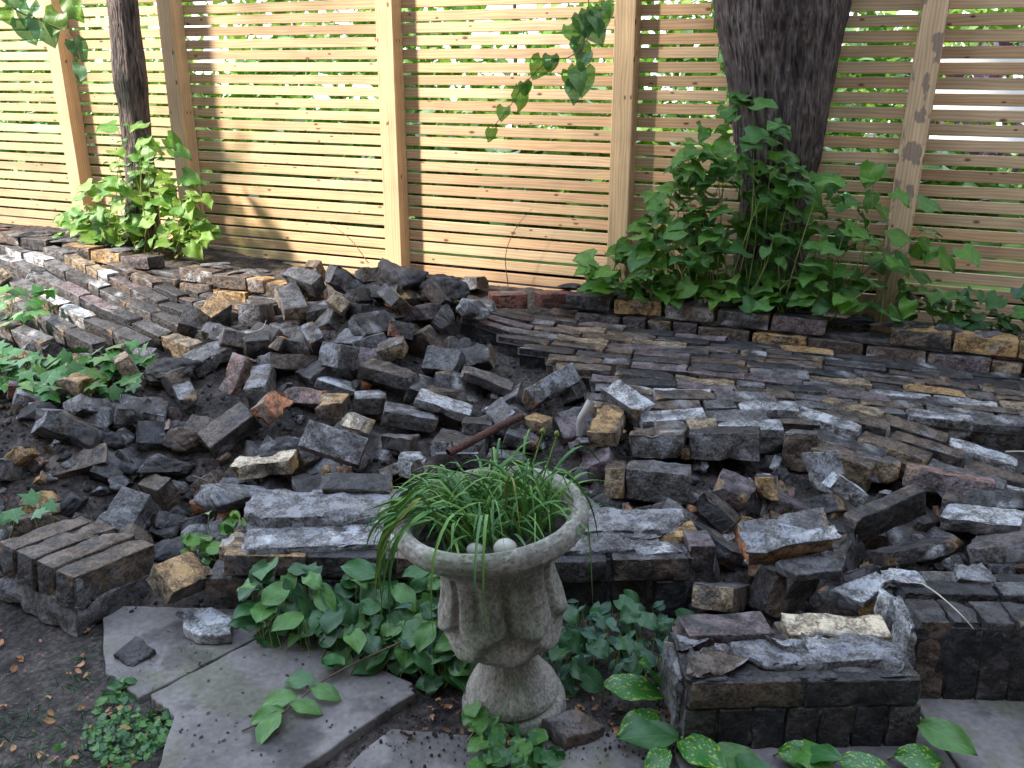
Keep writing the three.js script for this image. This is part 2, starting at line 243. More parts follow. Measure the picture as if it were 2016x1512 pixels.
function leafGeo(kind, o = {}) {                       // base at origin, length +z, width x, upper side +y, unit length
  const rows = o.rows ?? 6, cols = 4, pos = [], uv = [], ix = [], bend = o.bend ?? 0.25, fold = o.fold ?? 0.18, wob = o.wob ?? 0.04, f = mulberry(o.seed ?? 3), ph = f() * 6;
  const W = { heart: (t) => 0.46 * Math.pow(Math.sin(Math.PI * Math.pow(clamp(t * 0.93 + 0.07), 0.62)), 0.8), oval: (t) => 0.30 * Math.pow(Math.sin(Math.PI * clamp(t * 0.97 + 0.03)), 0.75), lance: (t) => 0.17 * Math.pow(Math.sin(Math.PI * clamp(t * 0.96 + 0.04)), 0.9), round: (t) => 0.5 * Math.pow(Math.sin(Math.PI * clamp(t * 0.9 + 0.09)), 0.55) }[kind];
  for (let j = 0; j <= rows; j++) for (let i = 0; i <= cols; i++) {
    const t = j / rows, s = (i / cols - 0.5) * 2, w = W(t) * (o.width ?? 1), x = s * w;
    let z = t; if (kind === 'heart' || kind === 'round') z -= (1 - t) * 0.16 * s * s * (t < 0.5 ? 1 : 0.3);
    const y = fold * Math.abs(x) - bend * t * t + wob * Math.sin(t * 9 + s * 3 + ph) * Math.abs(s);
    pos.push(x, y, z); uv.push(i / cols, t);
  }
  for (let j = 0; j < rows; j++) for (let i = 0; i < cols; i++) { const a = j * (cols + 1) + i; ix.push(a, a + cols + 1, a + 1, a + 1, a + cols + 1, a + cols + 2); }
  const g = new THREE.BufferGeometry(); g.setAttribute('position', new THREE.Float32BufferAttribute(pos, 3)); g.setAttribute('uv', new THREE.Float32BufferAttribute(uv, 2)); g.setIndex(ix); g.computeVertexNormals(); return g;
}
function ivyGeo(seed) {
  const f = mulberry(seed), lob = [[0, 1.0], [1.05, 0.78], [2.0, 0.55]], pts = [[0, 0, 0]], out = [];
  const prof = [[-Math.PI * 0.93, 0.25], [-2.05, 0.58], [-1.55, 0.34], [-1.0, 0.78], [-0.5, 0.42], [0, 1], [0.5, 0.42], [1.0, 0.78], [1.55, 0.34], [2.05, 0.58], [Math.PI * 0.93, 0.25]];
  for (const [a, r] of prof) { const rr = Math.pow(r, 0.8) * R(0.92, 1.08, f); out.push([Math.sin(a) * rr * 0.62, 0, Math.cos(a) * rr * 0.62 + 0.25]); }
  const pos = [0, 0.03, 0.22], uv = [0.5, 0.3], ix = [];
  out.forEach(([x, , z]) => { pos.push(x, -0.16 * (x * x + (z - 0.25) ** 2) + 0.05 * Math.abs(x), z); uv.push(x + 0.5, z); });
  for (let i = 0; i < out.length - 1; i++) ix.push(0, i + 1, i + 2); ix.push(0, out.length, 1);
  const g = new THREE.BufferGeometry(); g.setAttribute('position', new THREE.Float32BufferAttribute(pos, 3)); g.setAttribute('uv', new THREE.Float32BufferAttribute(uv, 2)); g.setIndex(ix); g.computeVertexNormals(); return g;
}
const LEAF = {
  heart: [1, 2, 3, 4, 5].map((s) => leafGeo('heart', { seed: s, bend: 0.12 + s * 0.05, fold: 0.08 + 0.06 * (s % 3), wob: 0.04 + 0.015 * s, width: 1.02 + 0.07 * (s % 3) })),
  round: [1, 2, 3, 4].map((s) => leafGeo('round', { seed: s, bend: 0.1 + s * 0.06, fold: 0.05 + 0.06 * (s % 3), wob: 0.04 + 0.02 * s })),
  oval: [1, 2, 3].map((s) => leafGeo('oval', { seed: s, bend: 0.15 + s * 0.08, fold: 0.2, wob: 0.05 })),
  lance: [1, 2, 3].map((s) => leafGeo('lance', { seed: s, bend: 0.2 + s * 0.1, fold: 0.25, wob: 0.03 })),
  ivy: [1, 2, 3, 4].map((s) => ivyGeo(s * 7)),
};
const _m = new THREE.Matrix4(), _x = V3(), _y = V3(), _z = V3();
function aim(o, at, dir, up, size) {                   // leaf base at 'at', pointing along dir, upper side towards up
  _z.copy(dir).normalize(); _x.crossVectors(up, _z); if (_x.lengthSq() < 1e-6) _x.set(1, 0, 0); _x.normalize(); _y.crossVectors(_z, _x);
  _m.makeBasis(_x, _y, _z); o.quaternion.setFromRotationMatrix(_m); o.position.copy(at); o.scale.setScalar(size); return o;
}
function putLeaf(parent, geos, mats, at, dir, up, size, f = rnd) { return aim(part('leaf', pick(geos, f), pick(mats, f), parent), at, dir, up, size); }
// ---------------------------------------------------------------- ground
{
  const xs = [], ds = []; for (const v of [-60, -30, -15, -9, -6, -4.6]) xs.push(v); for (let x = -3.9; x <= 3.0001; x += 0.024) xs.push(x); for (const v of [3.5, 4.6, 6, 9, 15, 30, 60]) xs.push(v);
  for (const v of [-14, -8, -4, -1, 0.3, 0.9]) ds.push(v); for (let d = 1.1; d <= 5.8001; d += 0.024) ds.push(d); for (const v of [6.2, 7, 9, 13, 20, 40, 70]) ds.push(v);
  const pos = [], uv = [], ix = []; for (const d of ds) for (const x of xs) { pos.push(x, soilH(clamp(x, -4, 3.2), d), -d); uv.push(x * 1.6, d * 1.6); }
  const n = xs.length; for (let j = 0; j < ds.length - 1; j++) for (let i = 0; i < n - 1; i++) { const a = j * n + i; ix.push(a, a + 1, a + n + 1, a, a + n + 1, a + n); }
  const g = new THREE.BufferGeometry(); g.setAttribute('position', new THREE.Float32BufferAttribute(pos, 3)); g.setAttribute('uv', new THREE.Float32BufferAttribute(uv, 2)); g.setIndex(ix); g.computeVertexNormals();
  struct('ground', g, M.soil);
}
{ // lawn of the garden behind the fence
  const g = new THREE.PlaneGeometry(44, 24, 1, 1); g.rotateX(-Math.PI / 2); const uv = g.attributes.uv; for (let i = 0; i < uv.count; i++) uv.setXY(i, uv.getX(i) * 22, uv.getY(i) * 12);
  const o = struct('lawn', g, M.lawn); o.position.set(3.7, 0.57, -16.05); o.rotation.y = -Math.atan(0.41);
}
{ // paving: each stone a piece
  const pav = new THREE.Group(); pav.name = 'paving'; pav.userData.kind = 'structure'; scene.add(pav);
  const stone = (pts, mat, top, seed, lx = 0, lz = 0) => { const o = part('paving_stone', slabGeo(pts.map(([x, d]) => [x, -d]), 0.03, { seed, steps: 9, jit: 0.004, uv: 1.1, bevel: 0.004 }), mat, pav); o.position.y = top - 0.034; o.rotation.set(lx, 0, lz); };
  stone([[-1.14, 2.1], [-0.66, 2.06], [-0.63, 1.985], [-0.872, 1.70], [-1.0, 1.80]], M.slab, 0.016, 1);
  stone([[-0.60, 1.985], [-0.245, 1.73], [-0.235, 1.70], [-0.52, 1.36], [-0.70, 1.30], [-0.755, 1.62], [-0.84, 1.69]], M.slab, 0.026, 2);
  stone([[-0.27, 1.59], [-0.1, 1.575], [0.05, 1.55], [0.2, 1.585], [0.31, 1.6], [0.36, 1.30], [-0.48, 1.28]], M.slab, 0.008, 3);
  stone([[0.34, 1.66], [0.93, 1.72], [0.93, 1.30], [0.38, 1.30]], M.slab, 0.006, 4);
  stone([[0.945, 1.95], [1.9, 1.95], [1.9, 1.28], [0.945, 1.28]], M.slab, 0.009, 5);
}

// ---------------------------------------------------------------- house added outside the frame, placed and sized to shade the foreground
{
  const h = thing('shade_house', 'pale rendered building added outside the frame to shade the foreground', 'shade_house', [-4.4, 0, 0.75]);
  const wall = part('wall', new THREE.BoxGeometry(5, 9.4, 7), M.render, h); wall.position.set(-2.5, 4.7, 3.5);
  const rear = part('sky_block_wing', new THREE.BoxGeometry(16, 8.4, 4), M.render, h); rear.position.set(8.003, 4.2, 3.9);  // wing added behind the camera to cut low sky light
  const rs = new THREE.Shape([[-0.25, 0], [5.25, 0], [2.5, 2.2]].map(([a, b]) => new THREE.Vector2(a, b))), roof = part('roof', new THREE.ExtrudeGeometry(rs, { depth: 7.4, bevelEnabled: false }), new THREE.MeshStandardMaterial({ name: 'roof', color: col(0.16, 0.11, 0.1), roughness: 0.9 }), h);
  roof.position.set(-5, 9.402, -0.2);
}

{
  const w = thing('sky_block_wall', 'rendered wall added outside the frame to block low sky light', 'wall', [3.35, 0, -2.9]);  // unseen wall added on the right so light falls mainly from overhead
  part('wall', new THREE.BoxGeometry(0.22, 3.0, 9), M.render, w).position.set(0, 1.5, 4.5); part('coping', new THREE.BoxGeometry(0.3, 0.08, 9.05), M.render, w).position.set(0, 3.042, 4.5);
}
// ---------------------------------------------------------------- fence
const POSTX = [-3.95, -2.67, -1.87, -0.594, 0.539, 1.68, 2.9];
const fdir = V3(1, 0, 0.41).normalize(), fyaw = -Math.atan(0.41), fnorm = V3(-0.41, 0, 1).normalize();
const fpos = (x, off = 0) => V3(x, 0, -fenceD(x)).addScaledVector(fnorm, off);
const trunkC = (h) => V3(1.165 + 0.02 * Math.sin(h * 2) - 0.03 * sstep(1.2, 1.9, h), h, -3.9), trunkR = (h) => 0.135 + 0.05 * sstep(0.85, 0.42, h) + 0.06 * sstep(0.9, 1.4, h) + 0.08 * sstep(1.3, 1.95, h);
{
  const fence = thing('slatted_fence', 'tall pale pine fence of narrow horizontal slats between square posts', 'fence');
  const f = mulberry(77), k = Math.hypot(1, 0.41);
  for (let i = 0; i < POSTX.length; i++) {
    const stained = i === 5, g = boxUV(2.05, 0.098, 0.098, { u: f(), v: f(), chamfer: 0.004 }); g.rotateZ(Math.PI / 2);
    const o = part('post', g, stained ? M.postStain : M.post, fence), c = fpos(POSTX[i], 0.052); o.position.set(c.x, 0.3 + 1.025 + 0.06 * sstep(0, 3, -c.x), c.z); o.rotation.y = fyaw;
    o.rotation.z = [0, 0.02, 0.005, 0, 0.0, -0.03, 0][i];
    if (stained) o.userData.label = 'post with dark blotchy stains';
  }
  for (let p = 0; p < POSTX.length - 1; p++) {
    const xa = POSTX[p], xb = POSTX[p + 1], n = 28;
    for (let j = 0; j < n; j++) {
      const y0 = 0.47 + j * 0.0605 + R(-0.003, 0.003, f), pieces = [];
      const A = xa + 0.002, B = xb - 0.002, yc = y0 - 0.025 * ((xa + xb) / 2);
      if (p === 4) {                                    // slats cut round the big trunk
        const r = trunkR(yc) - 0.005 + R(-0.006, 0.02, f), c = trunkC(yc).x; const xl = c - r / k * 1.08, xr = c + r / k * 1.0; pieces.push([A, xl], [xr, B]);
      } else pieces.push([A, B]);
      for (const [a, b] of pieces) {
        const len = (b - a) * k - 0.001, mid = (a + b) / 2, g = boxUV(len, 0.0462, 0.02, { u: f(), v: f(), chamfer: 0.0015 });
        const o = part('slat', g, pick(M.wood, f), fence), c = fpos(mid, -0.0085 - 0.002 * f()); o.position.set(c.x, y0 - 0.025 * mid, c.z); o.rotation.set(R(-0.03, 0.03, f), fyaw, -0.023 + R(-0.0025, 0.0025, f), 'YXZ');
      }
    }
  }
}

// ---------------------------------------------------------------- trees
function trunkGeo(centre, radius, h0, h1, o = {}) {
  const nr = o.nr ?? 64, nh = o.nh ?? 80, pos = [], uv = [], ix = [];
  for (let j = 0; j <= nh; j++) for (let i = 0; i <= nr; i++) {
    const h = lerp(h0, h1, j / nh), a = i / nr * Math.PI * 2, c = centre(h), ca = Math.cos(a), sa = Math.sin(a), r0 = radius(h);
    const ridge = (1 - Math.abs(fbm(ca * 9, sa * 9, h * 5, 4)) * 2) * (o.ridge ?? 0.008), lump = fbm(ca * 1.6, sa * 1.6, h * 2.2 + 7, 3) * (o.lump ?? 0.05) * r0 * 3;
    const r = r0 + ridge + lump; pos.push(c.x + ca * r, h, c.z + sa * r); uv.push(i / nr * (o.ur ?? 2), h * 1.2);
  }
  for (let j = 0; j < nh; j++) for (let i = 0; i < nr; i++) { const a = j * (nr + 1) + i; ix.push(a, a + nr + 1, a + 1, a + 1, a + nr + 1, a + nr + 2); }
  const g = new THREE.BufferGeometry(); g.setAttribute('position', new THREE.Float32BufferAttribute(pos, 3)); g.setAttribute('uv', new THREE.Float32BufferAttribute(uv, 2)); g.setIndex(ix); g.computeVertexNormals(); return g;
}
const crownLeaf = mergeGeometries([leafGeo('heart', { rows: 3, bend: 0.2 })]);
function crown(parent, blobs, count, size, mat, seed, name = 'crown') {
  const f = mulberry(seed), im = new THREE.InstancedMesh(crownLeaf, mat, count), o = new THREE.Object3D(), total = blobs.reduce((s, b) => s + b[3] * b[4] * b[5], 0); im.name = name; im.userData.kind = 'stuff';
  for (let i = 0; i < count; i++) {
    let q = f() * total, b = blobs[0]; for (const bb of blobs) { q -= bb[3] * bb[4] * bb[5]; if (q <= 0) { b = bb; break; } }
    const v = V3(R(-1, 1, f), R(-1, 1, f), R(-1, 1, f)); v.normalize().multiplyScalar(0.45 + 0.55 * Math.cbrt(f()));
    const clump = fbm(v.x * 2.4 + b[0], v.y * 2.4, v.z * 2.4 + b[2], 2); if (clump < -0.12 && f() < 0.85) { i--; continue; }
    aim(o, V3(b[0] + v.x * b[3], b[1] + v.y * b[4], b[2] + v.z * b[5]), V3(R(-1, 1, f), R(-1.1, 0.2, f), R(-1, 1, f)), V3(R(-0.7, 0.7, f), 1, R(-0.7, 0.7, f)), size * R(0.7, 1.25, f)); o.updateMatrix(); im.setMatrixAt(i, o.matrix);
  }
  im.castShadow = im.receiveShadow = true; parent.add(im); return im;
}
{ // big lime tree through the fence
  const t = thing('lime_tree', 'thick dark lime tree trunk widening upwards between cut fence slats', 'tree');
  part('trunk', trunkGeo(trunkC, trunkR, 0.3, 2.15, { nr: 150, nh: 190, lump: 0.05, ridge: 0.016 }), M.bark, t);
  for (const pts of [[[1.0, 2.0, -3.9], [0.8, 2.8, -3.7], [0.5, 3.9, -3.2], [0.2, 5, -2.9]], [[1.25, 2.0, -3.9], [1.6, 3, -4.0], [1.9, 4.4, -4.2]], [[1.12, 2.05, -3.9], [1.1, 3.2, -4.3], [0.8, 4.8, -5]]]) part('limb', tube(pts, 0.24, 0.05, 12, 20), M.bark, t);
  crown(t, [[0.9, 5.2, -4.6, 2.0, 1.3, 1.7], [2.6, 4.8, -4.4, 1.6, 1.2, 1.6], [0.4, 4.3, -4.0, 1.3, 0.8, 1.0]], 2600, 0.13, M.lime[1], 5);
  // hanging shoots with single leaves
  const f = mulberry(91), shoots = [[[0.42, 2.5, -3.62], [0.367, 1.793, -3.60], [0.308, 1.643, -3.556], [0.24, 1.549, -3.527], [0.141, 1.53, -3.521], [0.043, 1.436, -3.492], [-0.016, 1.351, -3.467], [-0.094, 1.263, -3.44]], [[0.3, 2.5, -3.62], [0.30, 1.82, -3.60], [0.285, 1.65, -3.556], [0.255, 1.5, -3.51], [0.22, 1.41, -3.48]]];
  const spots = [[[0.03, 1.44, -3.49, 0.105, 0], [-0.03, 1.36, -3.47, 0.06, 1], [-0.08, 1.28, -3.44, 0.055, 3], [0.05, 1.45, -3.5, 0.055, 1], [0.12, 1.535, -3.52, 0.085, 1], [0.15, 1.55, -3.52, 0.07, 2], [0.27, 1.59, -3.54, 0.08, 1], [0.31, 1.66, -3.55, 0.085, 2], [0.33, 1.72, -3.56, 0.10, 1], [0.27, 1.70, -3.55, 0.09, 2], [0.36, 1.75, -3.58, 0.07, 0]], [[0.23, 1.5, -3.51, 0.10, 0], [0.265, 1.5, -3.51, 0.11, 1], [0.24, 1.45, -3.5, 0.085, 2], [0.285, 1.56, -3.53, 0.075, 2], [0.25, 1.62, -3.54, 0.075, 2], [0.30, 1.72, -3.57, 0.095, 2], [0.22, 1.66, -3.54, 0.08, 1]]];
  shoots.forEach((pts, i) => {
    const b = part('hanging_shoot', tube(pts, 0.004, 0.0014, 5, 30), M.twig, t);
    for (const [x, y, z, s, m] of spots[i]) putLeaf(b, LEAF.heart, [m === 2 ? M.hang[1] : M.hang[0]], V3(x, y, z), V3(R(-0.6, 0.6, f), -1, R(-0.2, 0.5, f)), V3(R(-0.4, 0.4, f), 0.6, R(0.3, 1.0, f)), s * 0.98);
  });
}
{ // slim tree on the left
  const c = (h) => V3(-2.16 + 0.045 * sstep(0.5, 1.0, h) + 0.02 * h, h, -4.95), r = (h) => 0.073 + 0.03 * sstep(1.1, 0.5, h) + 0.012 * Math.exp(-(((h - 1.55) / 0.12) ** 2));
  const t = thing('young_tree', 'slim dark brown tree trunk in front of the sunlit fence', 'tree');
  part('trunk', trunkGeo(c, r, 0.4, 3.0, { nr: 40, lump: 0.04, ridge: 0.007, ur: 1 }), M.bark, t);
  for (const pts of [[[-2.1, 2.9, -4.95], [-2.5, 3.6, -4.5], [-3.3, 4.1, -3.7]], [[-2.1, 2.95, -4.95], [-1.9, 3.9, -5.2], [-1.6, 4.8, -5.6]], [[-2.1, 2.9, -4.95], [-2.6, 4.0, -5.1], [-3.1, 5, -5]]]) part('limb', tube(pts, 0.06, 0.015, 8, 16), M.bark, t);
  crown(t, [[-3.1, 4.3, -3.95, 0.75, 0.5, 0.6], [-1.6, 4.9, -5.8, 1.3, 0.9, 1.0], [-4.6, 4.9, -5.0, 0.7, 0.6, 0.6]], 1100, 0.12, M.lime[1], 9);
  const f = mulberry(5), sh = part('hanging_shoot', tube([[-2.75, 2.5, -4.6], [-2.5, 1.86, -4.62], [-2.36, 1.79, -4.64], [-2.22, 1.72, -4.62], [-2.17, 1.56, -4.6]], 0.006, 0.002, 5, 24), M.twig, t);
  for (const [x, y, z, s, m] of [[-2.55, 1.86, -4.65, 0.1, 0], [-2.46, 1.8, -4.64, 0.13, 2], [-2.37, 1.8, -4.64, 0.14, 2], [-2.28, 1.83, -4.65, 0.12, 1], [-2.2, 1.70, -4.6, 0.11, 2], [-2.42, 1.88, -4.66, 0.13, 2], [-2.23, 1.9, -4.67, 0.12, 1], [-2.6, 1.93, -4.66, 0.13, 0], [-2.18, 1.58, -4.6, 0.09, 2], [-2.5, 1.93, -4.6, 0.12, 2]]) putLeaf(sh, LEAF.heart, [m === 2 ? M.hang[1] : M.hang[0]], V3(x, y, z), V3(R(-0.8, 0.8, f), -0.8, R(-0.2, 0.4, f)), V3(R(-0.4, 0.4, f), 0.5, 1), s);
}

// ---------------------------------------------------------------- leafy growth at the trunks
function bush(name, label, o) {
  const f = mulberry(o.seed), b = thing(name, label, 'bush', [0, 0, 0]), stems = [];
  for (let i = 0; i < o.count; i++) {
    let x, h, base; for (;;) { x = R(o.x0, o.x1, f); const top = o.top(x); base = o.base(x); h = base + (top - base) * Math.pow(f(), o.low ?? 1.25); if (f() < 0.25 + 0.75 * o.dens(x)) break; }
    const d = o.d(x) + R(-o.thick, o.thick, f) * (1 - 0.4 * (h - base)), at = V3(x, h, -d);
    if (i % 5 === 0) { const rx = x + R(-0.12, 0.12, f); stems.push(tube([V3(lerp(rx, o.cx, 0.25), base - 0.06, -(o.d(x) + R(-0.06, 0.08, f))), V3(lerp(rx, x, 0.5) + R(-0.03, 0.03, f), lerp(base, h, 0.55), -d - 0.02), at], 0.0034, 0.0014, 5, 8)); }
    const out = (x - o.cx) * 1.2; putLeaf(b, LEAF.heart, o.mats, at, V3(out + R(-1.1, 1.1, f), R(-0.55, 0.4, f), R(-0.2, 1.0, f)), V3(R(-0.6, 0.6, f), R(0.6, 1.2, f), R(0.0, 0.9, f)), R(o.s0, o.s1, f), f);
  }
  part('stems', mergeGeometries(stems), M.stem, b, 'stuff');
  return b;
}
bush('lime_shoots', 'bright yellow green lime shoots round the slim trunk', { seed: 31, x0: -2.62, x1: -1.62, cx: -2.1, count: 190, s0: 0.055, s1: 0.115, mats: [M.lime[0], M.lime[0], M.lime[3], M.lime[3]], thick: 0.16, low: 1.2, d: (x) => 4.82 - 0.4 * (x + 2.1), base: (x) => 0.66, top: (x) => 0.78 + 0.58 * Math.exp(-(((x + 2.02) / 0.3) ** 2)), dens: (x) => Math.exp(-(((x + 2.05) / 0.36) ** 2)) });
const thick = (seed, x0, x1, cx, count) => ({ seed, x0, x1, cx, count, s0: 0.055, s1: 0.11, mats: [M.lime[1], M.lime[1], M.lime[2], M.lime[0], M.lime[0]], thick: 0.17, low: 1.5, d: (x) => fenceD(x) - 0.32, base: () => 0.575, top: (x) => 0.70 + 0.60 * Math.exp(-(((x - 0.92) / 0.25) ** 2)) + 0.36 * Math.exp(-(((x - 1.38) / 0.2) ** 2)) + 0.14 * sstep(0.45, 0.7, x), dens: (x) => Math.exp(-(((x - 1.0) / 0.46) ** 4)) });
bush('lime_thicket', 'broad dark green thicket of lime shoots before the post and thick trunk', thick(37, 0.36, 1.12, 0.95, 296));
bush('lime_thicket', 'dark green lime shoots between the thick trunk and the stained post', thick(38, 1.05, 1.72, 1.25, 175));
bush('lime_seedlings', 'low dark green shoots along the fence foot beside the stained post', { seed: 39, x0: 1.65, x1: 2.3, cx: 1.9, count: 60, s0: 0.05, s1: 0.09, mats: [M.lime[2], M.dark[1], M.lime[1]], thick: 0.1, d: (x) => fenceD(x) - 0.22, base: () => 0.5, top: (x) => 0.66, dens: () => 1 });

// ---------------------------------------------------------------- garden behind the fence
{
  const f = mulberry(123), G = 'shrubs in the garden behind the fence';
  const spots = [[-5.6, -8.2, 1.3, 1.5, 0], [-3.6, -8.6, 1.2, 1.3, 1], [-1.6, -8.4, 1.1, 1.6, 0], [0.4, -7.6, 1.1, 1.1, 1], [2.2, -7.4, 1.2, 1.7, 0], [4.4, -6.8, 1.3, 1.8, 1], [-7.6, -9.0, 1.5, 2.2, 1], [-4.2, -7.1, 0.9, 0.9, 0], [-2.5, -6.5, 0.9, 0.8, 1], [-0.9, -5.9, 0.9, 0.9, 0], [0.6, -5.3, 0.8, 0.8, 1], [1.9, -4.7, 0.8, 0.7, 0], [6.4, -6.0, 1.2, 1.8, 0], [-2.6, -11, 2.2, 2.9, 1], [2.4, -10.5, 2.2, 2.8, 1], [-7, -12, 2.4, 3, 0], [6.5, -9.5, 2.2, 2.9, 0], [-9.5, -13.5, 2.6, 5.2, 0], [-4.8, -13.2, 2.6, 5.0, 1], [0, -13, 2.6, 5.2, 0], [4.6, -12.5, 2.6, 5.0, 1], [9, -11, 2.6, 5.2, 0]];
  for (const [x, z, r, h, m] of spots) {
    const s = thing('garden_shrub', (h < 1 ? 'low ' : h < 2 ? 'rounded ' : 'tall ') + (m ? 'yellow green' : 'green') + ' shrub in the neighbouring garden glimpsed through the fence gaps', 'shrub', [x, 0.5, z], G);
    part('stem', tube([[0, -0.05, 0], [0.05, h * 0.3, 0], [0, h * 0.7, 0.05]], 0.05, 0.02, 6, 6), M.twig, s);
    crown(s, [[0, h * 0.5, 0, r, h * 0.55, r * 0.7]], h > 4 ? 2600 : 900, h > 4 ? 0.2 : 0.14, [M.lime[0], M.lime[3]][m], 300 + x * 7 + z, 'foliage');
  }
  const p = thing('purple_shrub', 'purple leaved shrub behind the fence near the stained post', 'shrub', [3.5, 0.5, -5.8]);
  part('stem', tube([[0, -0.05, 0], [0.03, 0.6, 0], [0, 1.0, 0.03]], 0.03, 0.015, 6, 6), M.twig, p);
  crown(p, [[0, 0.95, 0, 0.9, 0.45, 0.4]], 500, 0.08, leafMat('purple leaf', 0.28, 0.12, 0.3), 411, 'foliage');
  const b = thing('garden_bench', 'white slatted garden bench behind the fence', 'bench', [3.3, 0.74, -5.0]); b.rotation.y = fyaw;
  for (let i = 0; i < 5; i++) part('seat_slat', new THREE.BoxGeometry(1.7, 0.025, 0.075), M.white, b).position.set(0, 0.42, 0.18 - i * 0.09);
  for (let i = 0; i < 4; i++) part('back_slat', new THREE.BoxGeometry(1.7, 0.09, 0.02), M.white, b).position.set(0, 0.10 - 0.02 + i * 0.13 + 0.42, -0.24 - i * 0.015);
  for (const [x, z] of [[-0.75, 0.17], [0.75, 0.17], [-0.75, -0.2], [0.75, -0.2]]) part('leg', new THREE.BoxGeometry(0.06, 0.405, 0.06), M.white, b).position.set(x, 0.2, z);
}
